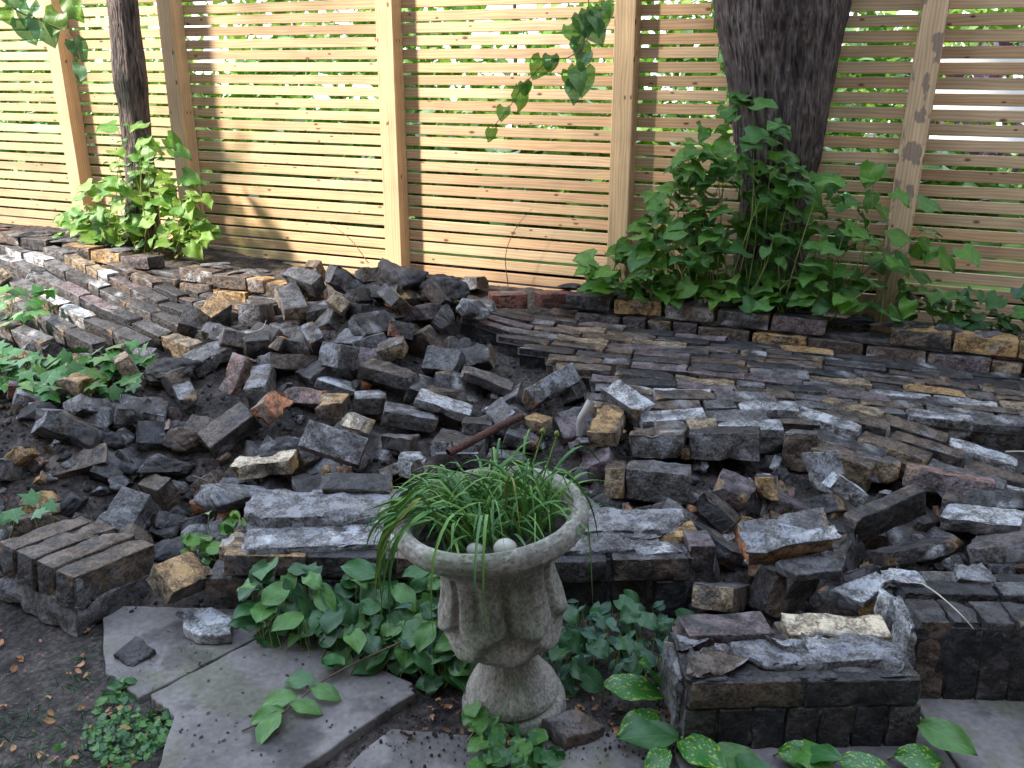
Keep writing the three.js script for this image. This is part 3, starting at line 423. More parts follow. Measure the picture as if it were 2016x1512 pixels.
// ---------------------------------------------------------------- loose bricks (position, turn, size, tone, label)
const LOOSE = [
[[-1.619,0.359,-3.098],[-0.559,0.479,0.386,0.556],[0.197,0.095,0.06],"ochre","loose ochre brick with a chipped corner lying below the ivy"],
[[-1.478,0.352,-3.192],[-0.175,0.209,-0.516,0.812],[0.187,0.066,0.105],"pink","pinkish grey brick leaning beside the ochre brick under the ivy"],
[[-1.287,0.335,-3.138],[-0.422,0.221,-0.574,0.666],[0.122,0.09,0.064],"dark","dark brick with a brown side leaning under a sooty clod"],
[[-1.22,0.327,-3.037],[0.376,0.698,-0.534,0.293],[0.12,0.071,0.049],"grey","short grey brick tilted between the pink standing brick and its dark neighbour"],
[[-1.347,0.298,-2.946],[-0.6,0.182,-0.026,0.779],[0.168,0.117,0.071],"dark","long dark brick bridging the black hollow in the rubble"],
[[-1.771,0.326,-2.991],[-0.72,0.281,0.012,0.634],[0.111,0.103,0.049],"dark","dark half brick stacked in front of a reddish one"],
[[-1.825,0.345,-3.045],[-0.716,0.238,0.079,0.652],[0.105,0.105,0.056],"red","reddish grey half brick behind a dark half brick"],
[[-1.64,0.231,-2.666],[-0.353,0.655,0.139,0.653],[0.101,0.047,0.07],"ochre","small ochre brick end lying in the dark hollow"],
[[-1.684,0.201,-2.622],[0.74,-0.195,-0.626,0.148],[0.099,0.068,0.08],"grey","square grey brick stub at the edge of the dark hollow"],
[[-1.464,0.172,-2.428],[-0.341,0.643,0.184,0.661],[0.132,0.057,0.05],"ochre","flat ochre brick piece with a grey mortar smear"],
[[-1.186,0.07,-2.67],[-0.281,0.41,-0.498,0.711],[0.176,0.068,0.105],"brown","brown brick leaning against a grey one behind the four brick block"],
[[-1.243,0.014,-2.577],[0.663,-0.399,-0.599,0.208],[0.274,0.144,0.105],"grey","grey brick propped up beside a leaning brown brick"],
[[-0.91,0.637,-3.715],[0.204,0.836,-0.465,0.21],[0.188,0.075,0.078],"grey","pale grey brick crowning the rubble pile by the fence"],
[[-1.064,0.519,-4.561],[0.11,0.851,-0.499,0.124],[0.109,0.064,0.167],"brown","brown brick standing on end behind the pale grey crowning brick"],
[[-0.944,0.575,-3.583],[-0.563,0.189,0.126,0.794],[0.102,0.218,0.062],"buff","brick with a pale pitted end pointing out of the pile"],
[[-0.722,0.634,-3.68],[-0.131,0.361,-0.258,0.887],[0.197,0.089,0.068],"grey","grey brick lying face up on the slope of the pile below the fence"],
[[-0.715,0.583,-3.468],[0.324,0.916,-0.236,0.003],[0.08,0.059,0.098],"buff","small buff brick stub tucked under a grey brick"],
[[-1.284,0.476,-3.613],[-0.359,0.291,0.351,0.814],[0.117,0.09,0.222],"brown","brown brick with its end turned up over a dark gap"],
[[-1.116,0.499,-3.656],[-0.002,0.644,-0.765,0.008],[0.097,0.22,0.095],"grey","thick grey brick with a mortar crusted top in the pile"],
[[-1.355,0.478,-3.559],[-0.528,0.187,-0.096,0.823],[0.124,0.112,0.068],"dark","dark wedge of brick below the upturned brown brick"],
[[-1.183,0.427,-3.402],[-0.65,0.122,-0.056,0.748],[0.132,0.121,0.089],"dark","bulky sooty brick with a root curled on its side"],
[[-1.03,0.45,-3.341],[-0.619,0.065,0.083,0.778],[0.117,0.111,0.082],"dark","sooty brick end beside the bulky sooty brick"],
[[-0.921,0.453,-3.311],[-0.13,0.176,0.954,0.205],[0.063,0.061,0.132],"orange","small brick with a bright orange broken end"],
[[-0.782,0.499,-3.265],[0.422,0.793,-0.364,0.248],[0.116,0.066,0.065],"grey","grey brick tipped forward above the orange ended brick"],
[[-0.64,0.489,-3.471],[-0.631,0.625,-0.42,0.186],[0.186,0.109,0.065],"dark","brick standing on end with a yellow edge and black tarry face"],
[[-1.062,0.359,-3.166],[-0.567,0.747,-0.342,0.053],[0.172,0.084,0.068],"pink","pink brick standing tilted in the middle of the heap"],
[[-0.934,0.354,-3.042],[0.478,0.591,-0.453,0.466],[0.203,0.081,0.105],"grey","grey brick stub leaning next to the pink standing brick"],
[[-0.847,0.344,-2.863],[-0.201,0.477,0.3,0.801],[0.107,0.088,0.08],"orange","brick with a pink and orange broken face"],
[[-1.0,0.262,-2.84],[-0.492,0.094,0.364,0.785],[0.189,0.105,0.068],"brown","brown brick with its hollow frog facing up and dirt in it"],
[[-0.639,0.331,-2.895],[0.021,0.717,-0.695,0.047],[0.1,0.106,0.065],"brown","squarish brown brick with a rimmed top"],
[[-0.513,0.333,-2.94],[-0.712,0.019,0.021,0.702],[0.116,0.115,0.064],"grey","stepped grey brick beside the squarish brown brick"],
[[-0.662,0.351,-3.077],[-0.712,0.137,-0.106,0.68],[0.149,0.107,0.037],"lime","brick with a whitewashed lime face"],
[[-0.57,0.319,-2.552],[-0.168,-0.94,0.291,0.064],[0.199,0.095,0.068],"mauve","mauve brown brick with a shallow frog turned up"],
[[-0.823,0.208,-2.644],[-0.023,0.719,-0.689,0.085],[0.21,0.089,0.055],"cream","cream topped ochre brick lying on a smooth mortar lump"],
[[-0.53,0.322,-2.744],[-0.397,0.011,0.585,0.707],[0.057,0.104,0.06],"cream","cream brick chip with a grey mortar spot"],
[[-0.464,0.229,-2.374],[-0.019,-0.844,0.536,0.02],[0.201,0.068,0.105],"brown","brown brick with a long hollow side behind the mortar topped slab"],
[[-0.294,0.538,-4.66],[0.134,0.672,-0.718,0.121],[0.217,0.104,0.065],"mauve","upper of two bricks stacked against the fence"],
[[-0.194,0.522,-4.306],[0.185,0.636,-0.708,0.243],[0.118,0.098,0.063],"buff","lower of two bricks stacked against the fence"],
[[-0.49,0.591,-3.508],[0.289,0.857,-0.257,0.34],[0.126,0.059,0.105],"brown","greenish brown brick below the big sooty lump"],
[[-0.328,0.395,-3.349],[-0.825,0.496,-0.128,0.238],[0.234,0.119,0.07],"brown","big brown brick tilted steeply with its crusted edge up"],
[[-0.464,0.458,-3.214],[-0.648,-0.07,0.146,0.744],[0.114,0.097,0.068],"buff","flat buff brick under the steeply tilted brown brick"],
[[-0.464,0.397,-3.082],[0.18,0.718,-0.663,0.11],[0.219,0.097,0.055],"dark","dark brick topped with cracked black mortar"],
[[-0.659,0.451,-3.138],[-0.724,-0.508,0.383,0.267],[0.092,0.102,0.105],"grey","grey brick wedge beside the brick with cracked mortar"],
[[-0.095,0.368,-3.098],[-0.682,0.105,-0.158,0.706],[0.206,0.104,0.036],"grey","long grey brick sloping down over the courses"],
[[-0.356,0.304,-2.851],[-0.698,0.092,-0.046,0.709],[0.201,0.103,0.058],"grey","long flat grey brick with a brown lower side"],
[[-0.174,0.26,-2.678],[-0.746,-0.028,-0.065,0.663],[0.167,0.172,0.074],"lime","whitish brick under the thick end of the stick"],
[[-0.176,0.25,-2.595],[-0.793,0.006,0.019,0.609],[0.138,0.107,0.051],"grey","grey brick in front of the whitish brick under the stick"],
[[-0.378,0.274,-2.68],[0.085,0.618,-0.781,0.033],[0.106,0.103,0.053],"brown","rusty faced half brick with a grey top"],
[[0.092,0.308,-2.783],[0.198,0.67,-0.695,0.17],[0.084,0.098,0.045],"buff","greenish buff brick lump at the thin end of the stick"],
[[0.036,0.277,-2.709],[-0.703,0.058,-0.143,0.695],[0.118,0.102,0.041],"grey","grey half brick overlapping the stick"],
[[-0.031,0.333,-2.77],[0.33,0.744,-0.371,0.447],[0.126,0.081,0.068],"grey","plain grey brick face slanting above the stick"],
[[-0.117,0.304,-2.761],[-0.757,-0.005,-0.041,0.653],[0.105,0.112,0.046],"dark","dark half brick behind the stick"],
[[-0.246,0.328,-2.918],[-0.707,0.091,-0.127,0.69],[0.205,0.138,0.033],"lime","low brick with a white lime streak along its edge"],
[[-0.399,0.221,-2.547],[0.819,0.102,-0.493,0.275],[0.188,0.037,0.105],"brown","brown split brick tilted up behind the mortar topped slab"],
[[-0.223,0.228,-2.479],[-0.782,0.029,-0.022,0.622],[0.104,0.075,0.047],"grey","grey half brick just behind the urn rim"],
[[-0.015,0.243,-2.598],[-0.753,0.013,-0.05,0.656],[0.131,0.105,0.048],"grey","grey brick behind the green blades of the urn"],
[[-0.321,0.239,-2.569],[-0.761,0.044,-0.064,0.644],[0.087,0.114,0.068],"lime","pale bluish half brick behind the split brown brick"],
[[0.332,0.306,-2.773],[-0.56,0.348,0.487,0.573],[0.221,0.1,0.062],"buff","clean buff brick pointing forward on top of the fallen wall"],
[[0.143,0.371,-3.0],[0.884,0.211,-0.322,0.265],[0.248,0.077,0.068],"grey","grey brick leaning like a ramp beside the clean buff brick"],
[[0.411,0.347,-2.884],[0.36,0.711,-0.52,0.308],[0.199,0.09,0.068],"lime","pale mortar coated brick sloping behind the clean buff brick"],
[[0.461,0.219,-2.483],[-0.725,-0.062,-0.082,0.681],[0.2,0.106,0.103],"grey","brick on edge with an orange scar in the lower fallen course"],
[[0.336,0.199,-2.555],[0.054,0.613,-0.786,0.053],[0.064,0.222,0.1],"buff","narrow brick end standing beside the orange scarred brick"],
[[0.488,0.282,-2.658],[-0.746,-0.124,-0.068,0.651],[0.18,0.121,0.085],"brown","brown brick bed face in the broken edge of the fallen wall"],
[[0.706,0.286,-2.647],[-0.743,-0.128,-0.077,0.653],[0.225,0.113,0.096],"dark","dark brick bed face in the broken edge of the fallen wall"],
[[0.618,0.186,-2.345],[-0.652,0.059,-0.391,0.647],[0.134,0.103,0.059],"dark","black faced brick with a pale pink end sticking out of the gap"],
[[0.679,0.219,-2.405],[-0.601,-0.072,-0.232,0.762],[0.117,0.107,0.068],"mauve","mauve brick with cobwebs leaning over the gap"],
[[0.807,0.202,-2.486],[-0.808,-0.124,-0.079,0.571],[0.067,0.223,0.074],"ochre","ochre brick end beside the cobwebbed brick"],
[[0.742,0.231,-2.085],[-0.507,-0.03,0.093,0.856],[0.246,0.106,0.068],"frog","orange buff brick face half covered by a grey mortar patch"],
[[1.073,0.226,-2.237],[-0.653,0.008,0.194,0.732],[0.242,0.051,0.086],"dark","long black brick leaning uphill beside the mortar patched brick"],
[[1.316,0.239,-2.17],[-0.688,-0.269,-0.17,0.652],[0.2,0.124,0.041],"lime","brick with a white flaked end near the soldier bricks"],
[[1.106,0.174,-2.107],[-0.832,0.035,0.116,0.542],[0.228,0.103,0.043],"dark","dark flat brick below the long black brick"],
[[1.313,0.224,-2.048],[-0.726,-0.358,-0.102,0.578],[0.154,0.168,0.049],"grey","grey brick resting on the soldier course block"],
[[1.008,0.243,-2.368],[-0.038,0.048,-0.303,0.951],[0.128,0.057,0.05],"lime","small brick coated in pale mortar on black soil"],
[[1.363,0.226,-2.463],[-0.744,-0.148,-0.202,0.62],[0.252,0.104,0.066],"mauve","long mauve brick in the lower edge of the right hand courses"],
[[1.166,0.23,-2.576],[-0.736,-0.112,-0.177,0.643],[0.172,0.104,0.079],"buff","buff stained brick behind the slate shaped shard"],
[[0.756,0.091,-2.046],[-0.151,0.164,-0.796,0.562],[0.118,0.099,0.068],"grey","rough grey brick leaning over the front right block"],
[[0.7,0.082,-2.046],[-0.477,0.536,-0.655,0.239],[0.117,0.107,0.068],"brown","olive brown brick leaning next to the rough grey brick"],
[[0.574,0.068,-2.055],[0.166,0.514,-0.824,0.172],[0.115,0.224,0.068],"buff","small buff block with a dark spot behind the front right block"],
[[-0.887,0.135,-2.041],[-0.425,0.445,0.206,0.761],[0.141,0.1,0.068],"ochre","pitted ochre brick tilted beside the four brick block"],
[[-1.423,0.154,-2.302],[-0.762,0.172,0.169,0.601],[0.11,0.07,0.07],"brown","dull brown brick behind the four brick block"],
[[0.959,0.256,-2.651],[-0.752,-0.123,-0.102,0.639],[0.11,0.069,0.133],"grey","grey brick on end in the broken edge of the right hand courses"],
[[1.417,0.223,-2.309],[-0.365,-0.221,-0.014,0.904],[0.158,0.057,0.098],"brown","brown brick at the edge beyond the white flaked brick"],
[[0.971,0.095,-1.978],[-0.794,-0.208,-0.108,0.561],[0.107,0.113,0.058],"brown","brown brick wedged behind the soldier course block"],
[[-1.218,0.116,-2.148],[-0.594,0.406,0.327,0.612],[0.237,0.292,0.089],"chunk","block of four mortared bricks on edge"],
[[-2.445,0.569,-4.112],[-0.346,0.763,0.118,0.534],[0.207,0.07,0.068],"cream","sunlit cream brick at the end of the left hand courses"],
[[-2.284,0.541,-4.196],[-0.658,0.287,-0.093,0.69],[0.215,0.104,0.08],"lime","long white stained brick in the left hand courses"]];
const SIDE = { dark: ['soot', 'grey', 'brown'], grey: ['dark', 'brown', 'mort'], brown: ['dark', 'grey', 'ochre'], buff: ['brown', 'grey', 'ochre'], ochre: ['buff', 'brown', 'dark'], orange: ['grey', 'pink', 'brown'], red: ['grey', 'dark', 'pink'], pink: ['grey', 'mauve', 'buff'], mauve: ['grey', 'pink', 'brown'], lime: ['grey', 'dark', 'mort'], cream: ['ochre', 'buff', 'lime'], frog: ['orange', 'ochre', 'grey'] };
const taken = [];
function looseBrick(pos, q, dim, tone, label, seed, group) {
  const f = mulberry(seed), faces = []; for (let i = 0; i < 6; i++) faces.push(f() < 0.6 ? tone : pick(SIDE[tone], f));
  const g = brickGeo(dim[0], dim[1], dim[2], { seed: seed * 13 + 7, faces, seg: 1, broken: f() < 0.2, fresh: pick(['fresh', 'ochre', 'brown', 'grey', 'orange'], f), rough: R(0.9, 1.6, f) });
  const o = single('loose_brick', g, M.brick, label, 'brick', group); o.position.set(...pos); o.quaternion.set(...q).normalize(); taken.push([pos[0], pos[2], Math.max(...dim) / 2]); return o;
}
LOOSE.forEach(([p, q, d, tone, label], i) => {
  if (tone === 'chunk') return;
  const o = looseBrick(p, q, d, tone, label, 500 + i);
  if (tone === 'frog') { // mortar left on the face that looks up
    const up = V3(0, 1, 0).applyQuaternion(o.quaternion.clone().invert()), s = up.z > 0 ? 1 : -1, m = part('mortar_patch', slabGeo([[-0.12, -0.04], [-0.06, -0.02], [-0.02, -0.045], [0.05, -0.01], [0.12, 0.0], [0.12, 0.03], [-0.12, 0.03]], 0.006, { seed: 8, tone: 'mort', second: 'lime', bevel: 0.002 }), M.mortar, o);
    m.rotation.x = s > 0 ? Math.PI / 2 : -Math.PI / 2; m.position.set(0, -d[1] * 0.22, s * (d[2] / 2 - 0.001));
  }
});

// ---------------------------------------------------------------- fallen wall: courses lying on the slope
function frameAt(x, d) { const e = 0.04, n = V3(-(hsurf(x + e, d) - hsurf(x - e, d)) / (2 * e), 1, (hsurf(x, d + e) - hsurf(x, d - e)) / (2 * e)).normalize(); return n; }
const WT = { weather: [['dark', 6], ['brown', 2.4], ['mauve', 2.4], ['grey', 2.2], ['soot', 2], ['buff', 0.5], ['ochre', 0.35], ['red', 0.35], ['lime', 0.3]], pale: [['grey', 5], ['lime', 3.4], ['dark', 2], ['brown', 1.5], ['buff', 0.7], ['mauve', 1]], fresh: [['ochre', 2.4], ['brown', 4], ['orange', 0.6], ['red', 0.5], ['mauve', 1.2], ['buff', 1], ['dark', 2]], coping: [['dark', 4], ['soot', 3], ['brown', 1], ['grey', 0.8]] };
const wpick = (list, f) => { let s = 0; for (const [, w] of list) s += w; s *= f(); for (const [n, w] of list) if ((s -= w) <= 0) return n; return list[0][0]; };
const VAR = {};
function variants(kind, lx, ly, lz, n, pal, seed) { // a few geometries shared by alike pieces
  if (!VAR[kind]) { VAR[kind] = []; const f = mulberry(seed); for (let i = 0; i < n; i++) { const t = wpick(pal, f), faces = Array.from({ length: 6 }, () => f() < 0.75 ? t : wpick(pal, f)); VAR[kind].push(brickGeo(lx, ly, lz, { seed: seed + i * 31, faces, seg: 0.75, rough: 0.8, chipSize: 0.016, second: pal === WT.coping ? Array(6).fill('dark') : undefined })); } }
  return VAR[kind];
}
function courses(group, rows, o) {
  const f = mulberry(o.seed), bp = [], bi = []; let n = 0;
  rows.forEach((row, r) => {
    const slope = row.b, k = Math.hypot(1, slope); let s = row.x0 + R(0, 0.1, f);
    while (s < row.x1) {
      const head = f() < o.head, len = (head ? 0.108 : 0.222) * R(0.9, 1.04, f), mid = s + len / k / 2, d = row.a + slope * mid + R(-0.004, 0.004, f);
      if (!o.skip || !o.skip(mid, d)) {
        const pal = o.pal(mid, d), pk = pal === WT.pale ? 'pale' : 'weather', geos = head ? variants('h' + pk, 0.105, 0.1, 0.064, 14, pal, 900) : variants('s' + pk, 0.218, 0.1, 0.064, 26, pal, 700);
        const m = part('brick', pick(geos, f), M.brick, group), nrm = frameAt(mid, d).add(V3(R(-0.05, 0.05, f), 0, R(-0.05, 0.05, f) + (o.lift ?? 0))).normalize();
        const along = V3(1, 0, -slope).normalize(); along.addScaledVector(nrm, -along.dot(nrm)).normalize(); const c = V3().crossVectors(along, nrm).normalize();
        _m.makeBasis(along, nrm, c); m.quaternion.setFromRotationMatrix(_m); m.rotateY(R(-0.03, 0.03, f) * (o.mess ?? 1)); m.rotateX(R(-0.05, 0.05, f) * (o.mess ?? 1));
        m.position.set(mid, hsurf(mid, d) - 0.052 + (o.dy ?? 0) + R(-0.005, 0.006, f) * (o.mess ?? 1), -d).addScaledVector(V3(0, 1, 0), 0); m.scale.set(R(0.97, 1.03, f), 1, R(0.99, 1.09, f)); n++;
        { const b0 = bp.length / 3, hw = o.bedW ?? 0.045; for (const sx of [-1, 1]) for (const sz of [-1, 1]) { const X = mid + sx * (len / k / 2 + 0.008), D = row.a + slope * X + sz * hw; bp.push(X, hsurf(X, D) + (o.dy ?? 0) - 0.024 - 0.006 * hash3(Math.round(X * 999), Math.round(D * 999), 4), -D); } bi.push(b0, b0 + 2, b0 + 3, b0, b0 + 3, b0 + 1); }
      }
      s += (len + 0.004) / k;
    }
  });
  const bg = new THREE.BufferGeometry(), cl = [], uv = []; for (let i = 0; i < bp.length; i += 3) { cl.push(...TONE.dark); uv.push(bp[i] * 3, bp[i + 2] * 3); } bg.setAttribute('position', new THREE.Float32BufferAttribute(bp, 3)); bg.setAttribute('uv', new THREE.Float32BufferAttribute(uv, 2)); bg.setAttribute('color', new THREE.Float32BufferAttribute(cl, 3)); bg.setIndex(bi); bg.computeVertexNormals(); part('mortar_bed', bg, M.mortar, group);
  return n;
}
{
  const w = thing('fallen_wall_section', 'broad fallen brick wall lying flat with its courses running below the thick trunk', 'brick wall');
  const rows = []; for (let i = 0; i < 12; i++) { const t = i / 11; rows.push({ a: lerp(3.76, 2.93, t), b: lerp(-0.36, -0.13, t), x0: lerp(-0.42, 0.22, sstep(0, 0.8, t)), x1: lerp(2.35, i > 9 ? 1.0 : 2.2, t) }); }
  courses(w, rows, { seed: 41, head: 0.15, mess: 0.8, lift: -0.085, pal: (x, d) => (d < 2.98 ? WT.pale : WT.weather) });
}
{
  const w = thing('fallen_wall_section', 'fallen brick courses twisted askew at the right, whitened with lime', 'brick wall');
  const rows = []; for (let i = 0; i < 8; i++) rows.push({ a: 3.86 - i * 0.098, b: -0.82, x0: 1.02 - i * 0.012, x1: 2.05 });
  courses(w, rows, { seed: 43, head: 0.12, dy: 0.012, mess: 0.9, lift: -0.09, pal: () => WT.pale, skip: (x, d) => d < 2.3 + 0.25 * (x > 1.4 ? 0 : 1) || d > 3.06 - 0.14 * x + 0.1 });
}
{
  const w = thing('fallen_wall_section', 'small whitish raft of brick courses behind the orange scarred brick', 'brick wall');
  const rows = []; for (let i = 0; i < 4; i++) rows.push({ a: 2.93 - i * 0.074, b: -0.04 + 0.02 * i, x0: 0.43, x1: 0.86 });
  courses(w, rows, { seed: 44, head: 0.1, dy: 0.03, pal: () => WT.pale });
}
{
  const w = thing('fallen_wall_section', 'sunlit fallen brick courses fanning out below the slim trunk', 'brick wall');
  const rows = []; for (let i = 0; i < 19; i++) rows.push({ a: 3.55 - i * 0.104, b: -0.98 + i * 0.02, x0: -2.75, x1: -0.95 });
  courses(w, rows, { seed: 47, head: 0.15, mess: 1.3, pal: (x, d) => (x < -1.9 ? WT.pale : WT.weather), skip: (x, d) => d > stubL(x) - 0.16 || d < 3.32 - 0.05 * x || (x > -1.25 && d < 3.85) });
}
// ---------------------------------------------------------------- wall stubs still standing
function stub(label, line, x0, x1, top, nCourse, seed) {
  const w = thing('wall_stub', label, 'brick wall'), f = mulberry(seed);
  for (let c = 0; c < nCourse; c++) {
    let s = x0 + R(0, 0.12, f);
    while (s < x1) {
      const slope = (line(s + 0.1) - line(s)) / 0.1, k = Math.hypot(1, slope), head = f() < 0.35, len = (head ? 0.105 : 0.222) * R(0.92, 1.02, f), mid = s + len / k / 2, d = line(mid);
      if (c > 0 || f() < 0.82) {
        const t = wpick(WT.fresh, f), g = pick(head ? variants('hstub', 0.103, 0.066, 0.105, 12, WT.fresh, 1200) : variants('sstub', 0.218, 0.066, 0.105, 20, WT.fresh, 1300), f), m = part('brick', g, M.brick, w);
        m.position.set(mid, top(mid) - 0.034 - c * 0.076 + R(-0.004, 0.004, f), -(d - 0.03 * c * f())); m.rotation.set(R(-0.04, 0.04, f), Math.atan(slope) + R(-0.05, 0.05, f), R(-0.03, 0.03, f));
      }
      s += (len + 0.012) / k;
    }
    // mortar bed on the course
    const pts = []; for (let i = 0; i <= 14; i++) { const x = lerp(x0, x1, i / 14); pts.push([x, -(line(x) - 0.035)]); } for (let i = 14; i >= 0; i--) { const x = lerp(x0, x1, i / 14); pts.push([x, -(line(x) + 0.1)]); }
    const g = slabGeo(pts, 0.012, { seed: seed + c, steps: 3, jit: 0.012, tone: 'dark', second: 'grey' }), p = g.attributes.position; for (let i = 0; i < p.count; i++) p.setY(i, p.getY(i) + top(p.getX(i)) - 0.072 - c * 0.076 + 0.006 * vnoise(p.getX(i) * 20, p.getZ(i) * 20)); g.computeVertexNormals(); part('mortar_bed', g, M.mortar, w);
  }
  // ragged mortar and rubble crust on top
  const n = Math.round((x1 - x0) * 9);
  for (let i = 0; i < n; i++) { const x = R(x0, x1, f), m = part('mortar_crust', lumpGeo(R(0.05, 0.11, f), R(0.01, 0.02, f), R(0.04, 0.06, f), { seed: seed + i * 3, detail: 4, tone: pick(['dark', 'grey', 'soot'], f), second: 'grey' }), M.mortar, w); m.position.set(x, top(x) + R(-0.004, 0.008, f), -(line(x) + R(0.0, 0.1, f))); m.rotation.y = -fyaw + R(-0.4, 0.4, f); }
  return w;
}
stub('low stub of orange brown bricks still standing below the lime thicket', stubR, 0.2, 2.35, (x) => 0.555 - 0.02 * x, 3, 61);
stub('sunlit stub of ochre bricks under mortar crust below the slim trunk', stubL, -3.4, -1.05, (x) => 0.575 - 0.07 * (x + 1.17), 3, 67);
{
  const s = thing('brick_pillar_stump', 'two dark red bricks left of the orange stub among black mortar', 'brick wall');
  for (const [x, d, y, r] of [[-0.02, 3.98, 0.5, 0.2], [0.2, 3.95, 0.51, 0.35]]) { const m = part('brick', brickGeo(0.17, 0.07, 0.1, { seed: 5 + x * 50, faces: Array(6).fill('red'), seg: 0.8 }), M.brick, s); m.position.set(x, y, -d); m.rotation.y = r; }
}

// ---------------------------------------------------------------- mortared blocks in front
function block(name, label, pos, yaw, list, cores, o = {}) {
  const b = thing(name, label, 'brick block', pos); b.rotation.y = yaw; if (o.tilt) b.rotation.set(o.tilt[0], yaw, o.tilt[1], 'YXZ');
  list.forEach(([x, y, z, lx, ly, lz, tone, ry = 0, rx = 0], i) => { const f = mulberry((o.seed ?? 1) * 100 + i), faces = Array.from({ length: 6 }, () => f() < 0.7 ? tone : pick(SIDE[tone] ?? ['dark'], f)); const m = part('brick', brickGeo(lx, ly, lz, { seed: (o.seed ?? 1) * 57 + i, faces, seg: 1.2, rough: 0.9, chips: f() < 0.4 ? 1 : 0, chipSize: 0.012, second: Array.from({ length: 6 }, () => pick(['soot', 'dark', 'soot', 'grey'], f)) }), M.brick, b); m.position.set(x, y, z); m.rotation.set(rx, ry, 0); });
  for (const [x, y, z, lx, ly, lz, tone] of cores) { const m = part('mortar', brickGeo(lx, ly, lz, { seed: (o.seed ?? 1) + x * 99 + y * 77, faces: Array(6).fill(tone ?? 'mort'), seg: 1, rough: 1.6, chips: 1, second: Array(6).fill('grey') }), M.mortar, b); m.position.set(x, y, z); }
  return b;
}
function crust(b, list, seed) { list.forEach(([x, y, z, rx, ry, rz, tone], i) => { const f = mulberry(seed + i * 3), se = pick(['lime', 'grey', 'mort', 'mort'], f), m = part('mortar_crust', brickGeo(rx * 1.9, ry * 1.8, rz * 1.9, { seed: seed + i * 17, faces: Array(6).fill(tone ?? 'mort'), second: Array(6).fill(se), seg: 1.9, chips: 6, chipSize: 0.05, rough: 2.4, fresh: 'mort' }), M.mortar, b); m.position.set(x, y - ry * 0.35, z); m.rotation.set((f() - 0.5) * 0.1, f() * 0.3 - 0.15, (f() - 0.5) * 0.06); }); }
{ // front right block: stretchers over bricks on edge
  const L = []; const f = mulberry(8);
  for (let i = 0; i < 7; i++) L.push([-0.218 + i * 0.0735, 0.052, -0.1, 0.069, 0.104, 0.2, pick(['dark', 'soot', 'dark', 'dark'], f)]);
  L.push([-0.128, 0.142, -0.05, 0.236, 0.066, 0.105, 'dark'], [0.124, 0.14, -0.05, 0.244, 0.066, 0.105, 'dark'], [-0.14, 0.146, -0.162, 0.2, 0.06, 0.1, 'mauve'], [0.11, 0.148, -0.166, 0.22, 0.062, 0.1, 'brown'], [-0.13, 0.19, -0.165, 0.2, 0.04, 0.09, 'mauve', 0.04], [0.125, 0.187, -0.168, 0.235, 0.03, 0.08, 'cream', -0.06, 0.12]);
  const b = block('brick_block', 'front right block of stretcher bricks over bricks on edge, crusted with pale mortar', [0.62, 0.004, -1.535], 0.03, L, [[0, 0.092, -0.104, 0.505, 0.168, 0.196, 'dark'], [-0.258, 0.095, -0.1, 0.022, 0.14, 0.15, 'mort']], { seed: 3 });
  crust(b, [[0.05, 0.186, -0.08, 0.19, 0.016, 0.05, 'mort'], [-0.17, 0.184, -0.06, 0.09, 0.013, 0.05, 'brown'], [0.2, 0.184, -0.06, 0.06, 0.014, 0.055, 'grey'], [0.08, 0.192, -0.1, 0.09, 0.012, 0.025, 'lime'], [-0.03, 0.195, -0.1, 0.035, 0.03, 0.03, 'lime'], [-0.14, 0.195, -0.09, 0.03, 0.014, 0.02, 'pink'], [-0.2, 0.19, -0.13, 0.05, 0.016, 0.03, 'mort']], 71);
}
{ // soldier bricks at the right edge
  const L = []; for (let i = 0; i < 8; i++) L.push([i * 0.0735 + 0.04, 0.105, -0.052, 0.070, 0.208, 0.1, i % 3 ? 'soot' : 'dark', 0, -0.02]);
  for (let i = 0; i < 3; i++) L.push([0.11 + i * 0.232, 0.062, -0.147, 0.222, 0.1, 0.066, 'dark'], [0.12 + i * 0.232, 0.168, -0.147, 0.222, 0.1, 0.064, i ? 'dark' : 'soot']);
  for (let i = 0; i < 3; i++) L.push([0.16 + i * 0.232, 0.15, -0.224, 0.222, 0.1, 0.064, ['brown', 'dark', 'grey'][i]]);
  const b = block('brick_block', 'dark block of upright soldier bricks at the paving edge, dusted with dry roots', [0.93, 0.004, -1.70], -0.05, L, [[0.3, 0.1, -0.1, 0.6, 0.19, 0.193, 'soot'], [-0.004, 0.1, -0.07, 0.028, 0.19, 0.13, 'lime']], { seed: 4 });
  crust(b, [[0.03, 0.215, -0.17, 0.06, 0.02, 0.05, 'lime'], [0.2, 0.22, -0.2, 0.06, 0.015, 0.04, 'mort'], [-0.01, 0.17, -0.13, 0.03, 0.05, 0.04, 'lime']], 81);
}
